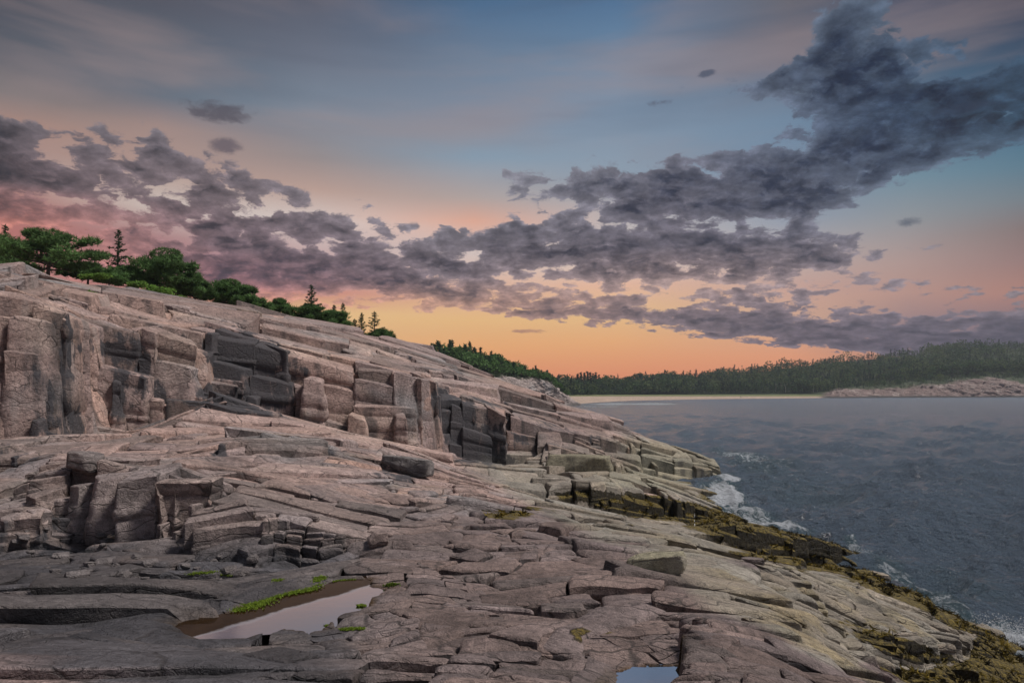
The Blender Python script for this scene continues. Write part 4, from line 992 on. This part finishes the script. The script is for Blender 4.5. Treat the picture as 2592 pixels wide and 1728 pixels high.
def tube(pts, rads, sides=6):
    pts = np.array(pts, float); V = []; Fc = []
    for i, (p, q) in enumerate(zip(pts, rads)):
        t = pts[min(i+1, len(pts)-1)]-pts[max(i-1, 0)]; t /= np.linalg.norm(t)+1e-9
        u = np.cross(t, (0.3, .9, .1)); u /= np.linalg.norm(u)+1e-9; w = np.cross(t, u)
        for k in range(sides):
            an = 2*math.pi*k/sides; V.append(p+q*(u*math.cos(an)+w*math.sin(an)))
    for i in range(len(pts)-1):
        for k in range(sides): a = i*sides+k; b = i*sides+(k+1) % sides; Fc.append((a, b, b+sides, a+sides))
    return V, Fc
def tubes(name, lst, parent):
    V = []; Fc = []
    for pts, rads in lst:
        v, f = tube(pts, rads); b = len(V); V += v; Fc += [tuple(i+b for i in q) for q in f]
    o = finish(None, name, np.array(V), np.array(Fc), M_bark, True); o.parent = parent
    return o
GREEN = np.array((.098, .18, .058)); LIME = np.array((.17, .30, .06)); DEEP = np.array((.042, .085, .042))
def pine(px, base, Y, hpx, wpx, seed, label, group=None, dense=1., flat=.35, lean=0., green=GREEN, name='pine_tree', sink=.15):
    r = np.random.default_rng(seed); x, y, z = at(px, base, Y); h = hpx/F*Y; w = wpx/F*Y
    e = empty(name, (x, y, z-sink)); tag(e, label, 'tree', group); h += sink
    th = h*.80; top = np.array((lean*w, 0, th))
    tr = [((0, 0, -.3), .09*h/3+.04), ((lean*w*.2+.03*h, 0, th*.3), .07*h/3+.03), ((lean*w*.6, .02*h, th*.65), .05*h/3+.02), (tuple(top), .025)]
    limbs = [([p for p, _ in tr], [q for _, q in tr])]
    S = Soup(); nl = int(15+8*r.random())
    for k in range(nl):
        t = .18+.80*(k+r.random()*.6)/nl; az = k*2.4+r.random()*.7
        prof = math.sqrt(max(.02, 1-(max(0, t-.35)/.72)**2))*(.62+.62*r.random())
        rad = w/2*prof*(.95 if t < .9 else .5)
        p0 = np.array((lean*w*t, 0, th*t*.9)); d = np.array((math.cos(az), math.sin(az)*.8, 0)); rise = h*(.05+.13*r.random())
        p1 = p0+d*rad*.5+(0, 0, rise*.3); p2 = p0+d*rad+(0, 0, rise); p2[2] = min(p2[2], h*.97)
        limbs.append(([p0, p1, p2], [.03+.012*h, .02+.006*h, .012]))
        g = green*(.72+.6*r.random())
        for q, sc_ in ((p2, 1.), (p1*.4+p2*.6, .9), (p1, .7)):
            rx = w*.115*sc_*(.6+.8*r.random())+.1; rz = rx*flat*(.8+.5*r.random())
            n = int(25*dense*sc_); u = r.normal(0, 1, (n, 3)); u /= np.linalg.norm(u, axis=1, keepdims=True); u *= r.random((n, 1))**.4
            c = q+u*(rx, rx, rz)+(0, 0, rz*.3)
            S.tris(*fans(r, c, 7, .24+.02*h, .06+.004*h, .8, g*(.75+.5*r.random((n, 1)))))
    rz = h*.12; n = int(150*dense); u = r.normal(0, 1, (n, 3)); u /= np.linalg.norm(u, axis=1, keepdims=True)
    S.tris(*fans(r, top+u*(w*.20, w*.20, rz)+(0, 0, h*.06), 7, .17+.012*h, .05, .9, green*1.05))
    tubes('trunk', limbs, e); S.build('crown', e)
    return e
def spruce(px, base, Y, hpx, wpx, seed, label, group=None, sparse=0., name='spruce_tree', green=DEEP, lean=0., sink=.15):
    r = np.random.default_rng(seed); x, y, z = at(px, base, Y); h = hpx/F*Y; w = wpx/F*Y
    e = empty(name, (x, y, z-sink)); tag(e, label, 'tree', group); h += sink
    limbs = [([(0, 0, -.2), (lean*h*.4, 0, h*.5), (lean*h, 0, h)], [.022*h+.015, .014*h+.01, .006])]
    S = Soup(); nb = int(24+h*7)
    for k in range(nb):
        t = .10+.88*k/nb; az = k*2.39996+r.random()*.5
        if r.random() < sparse*(1-t*.5): continue
        L = w/2*(1-t)**.75*(.55+.75*r.random())*(1.1 if t > .15 else .7)+.03*h*(1-t)+.02
        p0 = np.array((lean*h*t, 0, h*t)); d = np.array((math.cos(az), math.sin(az), 0))
        ps = [p0+d*L*s_+(0, 0, L*(-.30*s_+.42*s_*s_)) for s_ in np.linspace(0, 1, 4)]
        limbs.append((ps, [.008*h*(1-t)+.006, .006, .005, .004]))
        n = max(5, int(L/.05)); s_ = r.random(n)**.7
        c = p0+d*(L*s_)[:, None]+np.stack([0*s_, 0*s_, L*(-.30*s_+.42*s_*s_)], 1)+r.normal(0, .03+.03*L, (n, 3))*(1, 1, .5)
        S.tris(*fans(r, c, 6, .10+.012*h, .035+.005*h, .35, green*(.8+.5*r.random())))
    c = np.stack([lean*h+np.zeros(8), np.zeros(8), h*np.linspace(.93, 1.0, 8)], 1); S.tris(*fans(r, c, 4, .07, .03, 1.2, green))
    tubes('trunk', limbs, e); S.build('crown', e)
    return e
def shrub(px, base, Y, hpx, wpx, seed, label, group='bright green shrubs growing among the ledges', green=LIME):
    r = np.random.default_rng(seed); x, y, z = at(px, base, Y); h = hpx/F*Y; w = wpx/F*Y
    S = Soup(); nc = int(6+w*5)
    for k in range(nc):
        a = r.random()*6.28; q = np.array((math.cos(a), math.sin(a)*.6, 0))*w*.42*math.sqrt(r.random()); q[2] = h*(.25+.45*r.random()*(1-abs(q[0])/w))
        n = 42; u = r.normal(0, 1, (n, 3)); u /= np.linalg.norm(u, axis=1, keepdims=True)
        S.tris(*fans(r, q+u*(w*.13+.08, w*.13+.08, h*.26), 4, .12, .085, .4, green*(.6+.7*r.random())))
    o = S.build('shrub'); o.location = (x, y, z); tag(o, label, 'shrub', group)
PG = 'pines along the top of the slope'; SG = 'spruces along the top of the slope'
pine(-40, 700, 50, 95, 220, 1, 'dark pine cut by the left edge behind the broad flat pine', PG, 1.3)
pine(120, 694, 44, 112, 262, 2, 'broad flat topped dark pine at the far left of the ridge', PG, 2.0, .30)
spruce(14, 690, 52, 122, 50, 3, 'spruce tip poking above the broad pine at the left edge', SG)
spruce(297, 704, 50, 124, 64, 4, 'tall lone thin spruce between the broad pine and the round pine', SG, .25, lean=.03)
pine(222, 708, 47, 42, 110, 5, 'low dark pine just left of the lone thin spruce', PG, 1.0)
pine(275, 716, 48, 30, 80, 51, 'knee high pine scrub at the foot of the lone thin spruce', PG, .9, green=GREEN*1.5)
pine(325, 730, 50, 56, 90, 6, 'small green pine leaning on the left side of the round pine', PG, 1.0, green=GREEN*1.3)
pine(418, 756, 51, 128, 178, 7, 'big round topped pine, tallest tree on the ridge', PG, 1.9, .45, lean=.02)
pine(490, 768, 52, 74, 92, 8, 'smaller pine joined to the right side of the round pine', PG, 1.4, .45)
pine(582, 782, 54, 74, 118, 9, 'rounded pine standing alone right of the big round pine', PG, 1.8, .42)
pine(640, 792, 55, 38, 84, 10, 'low spreading pine at the right foot of the rounded pine', PG, 1.0)
pine(708, 808, 57, 52, 74, 11, 'small flat pine halfway down the ridge', PG, 1.2)
spruce(789, 815, 58, 95, 56, 12, 'dark pointed spruce rising from a pine clump halfway down the ridge', SG)
pine(785, 826, 58, 56, 86, 13, 'green pine clump around the foot of the pointed spruce', PG, 1.4)
pine(838, 832, 59, 46, 84, 14, 'low pine right of the pointed spruce', PG, 1.2)
spruce(846, 830, 59.5, 58, 26, 15, 'short spruce tip inside the low pine clump', SG)
spruce(868, 838, 60, 72, 26, 16, 'narrow bare spruce at the right end of the pine clump', SG, .25)
spruce(898, 844, 61, 36, 32, 17, 'small bushy spruce, first of the last three', SG)
spruce(915, 846, 61, 54, 28, 18, 'slim spruce, middle of the last three', SG)
spruce(948, 854, 62, 66, 48, 19, 'wide armed spruce, last tree at the low end of the ridge', SG, .1)
pine(966, 860, 62, 26, 66, 20, 'dwarf pine at the foot of the last spruce', PG, .9)
shrub(240, 704, 41.5, 14, 80, 30, 'light green shrub strip under the low dark pine')
shrub(400, 752, 46, 30, 90, 31, 'bright shrub in front of the big round pine trunk')
shrub(447, 768, 47, 22, 60, 32, 'bright shrub below the right half of the round pine')
shrub(352, 728, 45, 18, 50, 33, 'bright shrub left of the round pine trunk')
shrub(229, 758, 34, 24, 30, 34, 'green tuft in the notch between two upper ledges')
shrub(254, 778, 33, 20, 54, 35, 'low bright shrub on the ledge below the notch')
shrub(372, 758, 42, 12, 40, 36, 'thin green shrub on the pink ledge under the round pine')
shrub(408, 772, 43, 10, 30, 37, 'tiny green tuft at the end of the pink ledge')
shrub(478, 778, 48, 14, 40, 38, 'green shrub at the foot of the smaller joined pine')
shrub(560, 792, 51, 12, 50, 39, 'dark green scrub under the rounded pine', green=GREEN*1.6)

def far_crown(r, x, y, z, h, w, kind, n=None):
    n = n or 70
    if kind == 0:                                        # conifer
        t = r.random(n)**.8; rad = w*.5*(1-t)*(.5+.6*r.random(n)); a = r.random(n)*6.28
        c = np.stack([rad*np.cos(a), rad*np.sin(a), h*(.06+.92*t)], 1); L, W, up = h*.10, h*.055, .1
    else:
        u = r.normal(0, 1, (n, 3)); u /= np.linalg.norm(u, axis=1, keepdims=True); u[:, 2] = np.abs(u[:, 2])*1.2-.35
        c = u*(w*.5, w*.5, h*.42)+(0, 0, h*.5); c += r.normal(0, w*.07, c.shape); L, W, up = h*.12, h*.10, .5
    return c+np.array((x, y, z)), L, W, up
def branches(S, c, h):
    a = c*np.array((0, 0, 1))*.9; P = np.stack([a, a+(0, 0, .012*h), c], 1); S.tris(P, np.tile(np.array((.06, .05, .04)), (len(c), 1)))
    k = np.linspace(0, .95, 6)*h; w = .02*h
    for i in range(5):
        t0, t1 = (0, 0, k[i]), (0, 0, k[i+1])
        P = np.array([[(-w, 0, k[i]), (w, 0, k[i]), (0, 0, k[i+1]*1.02)], [(0, -w, k[i]), (0, w, k[i]), (0, 0, k[i+1]*1.02)]]); S.tris(P, np.tile(np.array((.06, .05, .04)), (2, 1)))
def forest_mesh(name, spots, seed, label, r):
    S = Soup()
    for (x, y, z, h, w, kind, col, n) in spots:
        c, L, W, up = far_crown(r, x, y, z, h, w, kind, n)
        S.tris(*fans(r, c, 2, L, W, up, col, .35))
    o = S.build(name); tag(o, label, 'wood', kind='stuff')
    return o
r = np.random.default_rng(11)
# trees on the headland behind the granite ridge, each one its own
pv = ctl(HEAD[3]); pr = ctl(HEAD[4])
for k in range(110):
    px = 1062+(1440-1062)*((k+r.random())/110)
    u = r.random() if k % 3 else .05; Y = np.interp(px, pv[:, 0], pv[:, 1])*(1-u)+np.interp(px, pr[:, 0], pr[:, 1])*u+r.random()*5
    z = np.interp(px, pv[:, 0], pv[:, 2])*(1-u)+np.interp(px, pr[:, 0], pr[:, 2])*u
    x = (px-CX)/F*Y; kind = 0 if r.random() < .30 else 1
    sc_ = np.interp(px, [1062, 1150, 1300, 1400, 1440], [1.0, 1.1, .95, .7, .35]); h = (3.6+2.0*r.random()+(1.3 if kind == 0 else 0))*sc_; w = h*(.45 if kind == 0 else 1.0)
    c, L, W, up = far_crown(r, 0, 0, 0, h, w, kind, 90); S = Soup(); S.tris(*fans(r, c, 3, L*1.1, W, up, (DEEP if kind == 0 else GREEN)*(.8+.6*r.random()), .3))
    branches(S, c, h)
    o = S.build('spruce_tree' if kind == 0 else 'pine_tree'); o.location = (x, Y, z-.3)
    tag(o, 'pointed dark spruce in the wooded crest behind the granite ridge' if kind == 0 else 'rounded dark pine in the wooded crest behind the granite ridge', 'tree', 'spruces on the wooded crest' if kind == 0 else 'pines on the wooded crest')
# the wood covering the far hill
L4, L5 = ctl(SHORE[4]), ctl(SHORE[5]); L3_ = ctl(SHORE[3])
spots = []
def hill(px, u):
    if u < 0:
        Y = np.interp(px, L3_[:, 0], L3_[:, 1])*(-u)+np.interp(px, L4[:, 0], L4[:, 1])*(1+u); z = np.interp(px, L3_[:, 0], L3_[:, 2])*(-u)+np.interp(px, L4[:, 0], L4[:, 2])*(1+u)
        return (px-CX)/F*Y, Y, z
    Y = np.interp(px, L4[:, 0], L4[:, 1])*(1-u)+np.interp(px, L5[:, 0], L5[:, 1])*u
    z = np.interp(px, L4[:, 0], L4[:, 2])*(1-u)+np.interp(px, L5[:, 0], L5[:, 2])*u
    return (px-CX)/F*Y, Y, z
cols_ = [np.array((.034, .066, .034)), np.array((.058, .105, .040)), np.array((.105, .145, .052)), np.array((.026, .048, .032))]
for k in range(6400):
    px = 1080+(3150-1080)*r.random(); u = r.random()**1.15
    if k < 800: u = .0+.02*r.random(); px = 1080+1980*(k+r.random())/800
    if k % 7 == 0 and px > 2090: u = -r.random()*.95
    x, Y, z = hill(px, u)
    clump = vnoise(np.array([px/70.]), np.array([u*6.]), np.array([0.]))[0]
    kind = 0 if r.random() < .30-.45*clump else 1
    h = (5.5+6.0*r.random()**1.3)*(1.05+.35*clump)*(1 if px > 1600 else .92)*(.55 if u < 0 else 1); w = h*(.38 if kind == 0 else .85)
    if kind == 0: h *= 1.08
    ci = (3 if r.random() < .6 else 0) if kind == 0 else (1 if r.random() < .55 else 2)
    spots.append((x, Y+r.random()*6, z-.5, h, w, kind, cols_[ci]*(.75+.5*r.random()), 46 if Y < 700 else 34))
forest_mesh('far_wood', spots, 1, 'dark mixed wood covering the hill across the bay', r)
# tall trees one can tell apart on the far skyline
for k in range(76):
    if k < 12: px = (1386,1398,1412,1462,1470,1479,1487,1494,1501,1508,1516,1446)[k]; u = .35; x, Y, z = hill(px, u); h = (16.0,13.5,12.5,14,15.5,15,16,15.5,14.5,15.5,14,11.5)[k]
    else:
        px = 1530+1100*((k-12+r.random()*.9)/64); u = .97; x, Y, z = hill(px, u); h = 6+6.5*r.random()**2
    c, L, W, up = far_crown(r, 0, 0, 0, h, h*.36, 0, 60); S = Soup(); S.tris(*fans(r, c, 3, L*.8, W, up, cols_[3]*(.8+.4*r.random()), .3))
    branches(S, c, h)
    o = S.build('spruce_tree'); o.location = (x, Y, z-.3)
    tag(o, 'tall spruce standing in the gap at the left end of the far wood' if k < 12 else 'spruce tip breaking the skyline of the far hill', 'tree', 'spruces at the left end of the far wood' if k < 12 else 'spruces on the far skyline')
# pale trunks at the edge of the wood
M_pale = plain('pale_bark', (.42, .38, .33), .9, .2, 3, 0)
for k in range(26):
    px = 1950+270*(k+r.random())/26; x, Y, z = hill(px, .03+.06*r.random())
    v, f = tube([(0, 0, 0), (r.normal(0, .3), 0, 4), (r.normal(0, .6), 0, 8)], [.16, .13, .08], 5)
    o = finish(None, 'bare_tree', np.array(v), np.array(f), M_pale, True); o.location = (x, Y-7, z)
    tag(o, 'pale bare trunk at the front edge of the far wood', 'tree', 'pale trunks at the edge of the far wood')

# ------------------------------------------------------------------ things found on the rock
bpy.context.view_layer.update()
SHORE_OBJ = bpy.data.objects['granite_shore']
def surf(px, py):
    """the point of the built rock seen at a place"""
    d = np.array(((px-CX)/F, 1.0, (HZ-py)/F)); d /= np.linalg.norm(d)
    ok, loc, nrm, idx = SHORE_OBJ.ray_cast((0, 0, H), tuple(d), distance=120)
    return np.array(loc) if ok else np.array(at(px, py, 10))
M_stone = rock_material('loose_granite')
def stone(px, py, sx, sy, sz, rz, seed, label, col, name='boulder', cat='rock', tide=0., weedv=0., dz=0.):
    r = np.random.default_rng(seed); p = surf(px, py)
    n = 14; u = np.linspace(-1, 1, n); fs = []
    pts = {}
    V = []; Fc = []
    for ax in range(3):
        for sg in (-1, 1):
            b = len(V); A_, B_ = np.meshgrid(u, u)
            q = np.zeros((n, n, 3)); q[..., ax] = sg; q[..., (ax+1) % 3] = A_; q[..., (ax+2) % 3] = B_
            V += list(q.reshape(-1, 3))
            for i in range(n-1):
                for j in range(n-1):
                    f = (b+i*n+j, b+i*n+j+1, b+(i+1)*n+j+1, b+(i+1)*n+j); Fc.append(f if sg > 0 else f[::-1])
    V = np.array(V)
    nrm = np.linalg.norm(V, axis=1, keepdims=True); V = V*(.72+.28/nrm)
    for k in range(7):                                    # cut planes
        d = r.normal(0, 1, 3); d /= np.linalg.norm(d); lim = .78+.25*r.random(); t = np.maximum(0, V@d-lim); V = V-t[:, None]*d
    V += (fbm(V[:, 0]*2+seed, V[:, 1]*2, V[:, 2]*2, 3)*.06)[:, None]*V
    V *= np.array((sx, sy, sz))/2; V[:, 2] += sz*.42
    o = finish(None, name, V, np.array(Fc), M_stone, True)
    bm = bmesh.new(); bm.from_mesh(o.data); bmesh.ops.remove_doubles(bm, verts=bm.verts, dist=1e-4); bmesh.ops.recalc_face_normals(bm, faces=bm.faces); bm.to_mesh(o.data); bm.free()
    nv = len(o.data.vertices); cattr(o, 'col', np.broadcast_to(np.array(col), (nv, 3)).copy())
    for a_, v_ in (('weed', weedv), ('tide', tide), ('stain', 0), ('wet', 0)): fattr(o, a_, np.full(nv, v_))
    o.location = (p[0], p[1], p[2]-.04+dz); o.rotation_euler = (r.normal(0, .06), r.normal(0, .06), R(rz)); tag(o, label, cat, 'loose stones on the shore')
import bmesh
stone(288, 1356, .20, .13, .09, 12, 2, 'small cream coloured stone lying on a dark slab', (.62, .47, .34), 'stone')
stone(216, 1186, .55, .5, .42, 8, 3, 'square grey block on top of the left ledge', (.20, .17, .16))
stone(1660, 1440, .95, .36, .30, -24, 4, 'oblong barnacled stone wedged in a gap of the pale slab', (.36, .33, .22), tide=.9)
stone(1905, 1424, .42, .3, .18, -10, 5, 'dark brown wedge of rock on the pale slab', (.19, .155, .14), dz=-.03)
stone(957, 1374, .34, .3, .26, 20, 6, 'small rounded pinkish boulder right of the grey boulder mass', (.34, .26, .23))
stone(1465, 1192, 3.4, 1.5, 1.5, -8, 7, 'large humped olive boulder above the dark gully', (.26, .235, .16), tide=.5, dz=-.5)
stone(1030, 1190, 1.6, .9, .6, -10, 8, 'smooth grey slab end with a square front on the middle shelf', (.22, .20, .19), dz=-.1)

pr_ = []
for k, (sx, sy, sz) in enumerate(((.16, .12, .08), (.11, .09, .07), (.22, .15, .10))):
    stone((470, 520, 380)[k], (1432, 1446, 1424)[k], sx, sy, sz, 30*k, 40+k, 'small loose granite stone lying on the dark slabs below the near ledge', (.17, .15, .145), 'stone', 'stone'); pr_.append(C.objects[-1])
for o_ in pr_: o_['group'] = 'loose stones below the near ledge'
rs = np.random.default_rng(77)
for k in range(34):
    px, py = (rs.uniform(120, 640), rs.uniform(1408, 1470)) if k % 3 else (rs.uniform(20, 330), rs.uniform(1330, 1420))
    o_ = pr_[k % 3].copy(); C.objects.link(o_); p_ = surf(px, py); o_.location = (p_[0], p_[1], p_[2]-.02); o_.rotation_euler[2] = rs.random()*6.28; q_ = .6+.8*rs.random(); o_.scale = (q_, q_, q_*.9)

def scatter(name, label, centres, n, length, width, up, cols, seed, cat, hang=0.):
    r = np.random.default_rng(seed); S = Soup(); cols = np.array(cols)
    P, c = fans(r, centres, n, length, width, up, np.array((1., 1., 1.)), .35)
    k = r.integers(0, len(cols), len(centres))
    cn = vnoise(centres[:, 0]*1.1+seed, centres[:, 1]*1.1, centres[:, 2]*2)+r.normal(0, .22, len(centres)); k = np.where(r.random(len(centres)) < .8, np.clip(((cn+.75)/1.5*len(cols)).astype(int), 0, len(cols)-1), k); c = c*np.repeat(cols[k], n, 0)
    S.tris(P, c); o = S.build(name); tag(o, label, cat, kind='stuff')
r = np.random.default_rng(21)
qc = SP[SQ].mean(1); e1 = SP[SQ[:, 2]]-SP[SQ[:, 0]]; e2 = SP[SQ[:, 3]]-SP[SQ[:, 1]]; nn = np.cross(e1, e2); ar = np.linalg.norm(nn, axis=1)/2
up_ = np.abs(nn[:, 2])/(ar*2+1e-9)
wq = SWEED[SQ].mean(1); keep = (wq > .62) & (qc[:, 2] > -.15) & (qc[:, 1] > 10) & (up_ > .62) & (ar < .5) & (qc[:, 1] < 40)
idx_ = np.nonzero(keep)[0]; pr_ = ar[idx_]*wq[idx_]; pick = r.choice(idx_, 26000, p=pr_/pr_.sum())
cl_ = vnoise(qc[pick, 0]*1.6, qc[pick, 1]*1.6, qc[pick, 2]*1.6); pick = pick[cl_ > -.25]
scatter('seaweed', 'brown and golden rockweed covering the ledges along the waterline', qc[pick]+r.normal(0, .03, (len(pick), 3)), 3, .13, .035, .15,
        [(.010, .008, .004), (.020, .016, .006), (.055, .042, .010), (.14, .105, .02), (.27, .20, .04)], 5, 'seaweed')
def patch_points(polyline, wid, n):
    pts = []
    P = np.array(polyline, float); seg = np.linalg.norm(P[1:]-P[:-1], axis=1); cum = np.concatenate([[0], np.cumsum(seg)])
    for _ in range(n):
        t = r.random()*cum[-1]; x = np.interp(t, cum, P[:, 0]); y = np.interp(t, cum, P[:, 1])
        pts.append((x+r.normal(0, wid*1.6), y+r.normal(0, wid*.5)))
    return pts
alg = []
def on_pool(px, py, z=POOL1_Z+.012): Y = (H-z)*F/(py-HZ); return ((px-CX)/F*Y, Y, z)
for line, wid, n, wet_ in (([(583,1540),(640,1530),(680,1516)], 8, 900, 1), ([(675,1512),(740,1499),(795,1488),(812,1474)], 4.6, 620, 1), ([(800,1470),(815,1462)], 4, 220, 0),
                     ([(480,1454),(545,1447)], 3, 180, 0), ([(560,1456),(590,1458)], 2, 60, 0), ([(690,1470),(715,1468)], 2.5, 60, 0), ([(845,1472),(900,1468)], 2, 160, 0), ([(978,1482),(1002,1478)], 3, 160, 0),
                     ([(905,1531),(925,1531)], 2, 120, 1), ([(865,1594),(920,1592)], 2.6, 220, 0), ([(826,1583),(834,1582)], 2, 50, 1)):
    for (x_, y_) in patch_points(line, wid, n): alg.append(on_pool(x_, y_) if wet_ else tuple(surf(x_, y_)+(0, 0, .01)))
scatter('green_algae', 'bright green algae along the rim of the tide pool', np.array(alg), 4, .020, .014, .1, [(.19, .27, .03), (.26, .35, .05), (.14, .20, .03)], 6, 'algae')

# trickle and spray
M_foam = plain('foam', (.72, .75, .78), .6, .12, 12, .2)
def trickle(px, py0, py1, label):
    pts = [surf(px+.6*math.sin(k*1.7), py)+(0, -.05, .01) for k, py in enumerate(np.linspace(py0, py1, 7))]
    V = []; Fc = []
    for s_ in (0,):
        v, f = tube([p+(s_*.05, 0, 0) for p in pts], [.004, .006, .007, .007, .008, .010, .012], 5); b = len(V); V += v; Fc += [tuple(i+b for i in q) for q in f]
    o = finish(None, 'waterfall', np.array(V), np.array(Fc), M_foam, True); tag(o, label, 'waterfall')
trickle(1757, 1298, 1332, 'thin white trickle falling over the dark weedy ledge')
sp = []
for (px, py, Y, w, h, n) in ((2530,1612,17.6,1.0,.75,2600), (1800,1222,48,2.0,1.0,900), (1835,1268,39,2.2,.8,900), (2170,1400,27,.6,.4,300)):
    x, y, z = at(px, py, Y); z = max(z, .05); a = r.random(n)*math.pi; q = r.random(n)**.6
    sp.append(np.stack([x+np.cos(a)*q*w, y+r.normal(0, .25, n), .05+np.sin(a)*q*h*r.random(n)], 1))
sp = np.concatenate(sp); S = Soup(); P_, c_ = fans(r, sp, 2, .022, .022, 0, np.array((.75, .78, .8)), .1); S.tris(P_, c_); o = S.build('sea_spray'); tag(o, 'white spray where waves break on the rocks', 'spray', kind='stuff')

# tiny walker on the beach
def walker(px, Y, label, col):
    x = (px-CX)/F*Y; z = .35
    me = bpy.data.meshes.new('person')
    J = [(0,0,.92),(0,0,1.2),(0,0,1.45),(0,.0,1.56),(0,0,1.72),(.19,0,1.42),(.24,.02,1.12),(.22,.10,.88),(-.19,0,1.42),(-.25,-.02,1.12),(-.23,-.12,.88),(.10,.02,.88),(.11,.12,.48),(.11,.10,.06),(.11,.22,.03),(-.10,-.02,.88),(-.11,-.10,.48),(-.11,-.20,.08),(-.11,-.08,.03)]
    E = [(0,1),(1,2),(2,3),(3,4),(2,5),(5,6),(6,7),(2,8),(8,9),(9,10),(0,11),(11,12),(12,13),(13,14),(0,15),(15,16),(16,17),(17,18)]
    Rd = [.14,.13,.15,.055,.10,.06,.045,.035,.06,.045,.035,.09,.06,.045,.04,.09,.06,.045,.04]
    me.from_pydata(J, E, []); me.materials.append(plain('dark_clothes', col, .9, .2, 5, 0))
    o = bpy.data.objects.new('person', me); C.objects.link(o); sk = o.modifiers.new('skin', 'SKIN')
    for v, q in zip(me.skin_vertices[0].data, Rd): v.radius = (q, q)
    me.skin_vertices[0].data[0].use_root = True
    o.modifiers.new('sub', 'SUBSURF').levels = 1; o.location = (x, Y, z); o.rotation_euler[2] = R(70)
    tag(o, label, 'person')
walker(1875, 478, 'tiny dark figure walking on the far sand beach', (.05, .05, .06))

# ------------------------------------------------------------------ evening haze over the bay
def haze():
    x0, x1, y0, y1, z0, z1 = -1700, 2500, -40, 1420, -5.2, 130
    V = [(x, y, z) for x in (x0, x1) for y in (y0, y1) for z in (z0, z1)]
    me = bpy.data.meshes.new('haze'); me.from_pydata(V, [], [(0,1,3,2),(4,6,7,5),(0,4,5,1),(2,3,7,6),(0,2,6,4),(1,5,7,3)]); o = bpy.data.objects.new('haze', me); C.objects.link(o)
    m = bpy.data.materials.new('haze'); m.use_nodes = True; nt = m.node_tree; nt.nodes.clear(); out = nt.nodes.new('ShaderNodeOutputMaterial')
    v = nt.nodes.new('ShaderNodeVolumePrincipled'); v.inputs['Color'].default_value = (.72, .80, .92, 1); v.inputs['Density'].default_value = .00020; v.inputs['Anisotropy'].default_value = 0
    nt.links.new(v.outputs[0], out.inputs['Volume']); me.materials.append(m); tag(o, 'thin blue evening haze over the bay', kind='stuff')
haze()
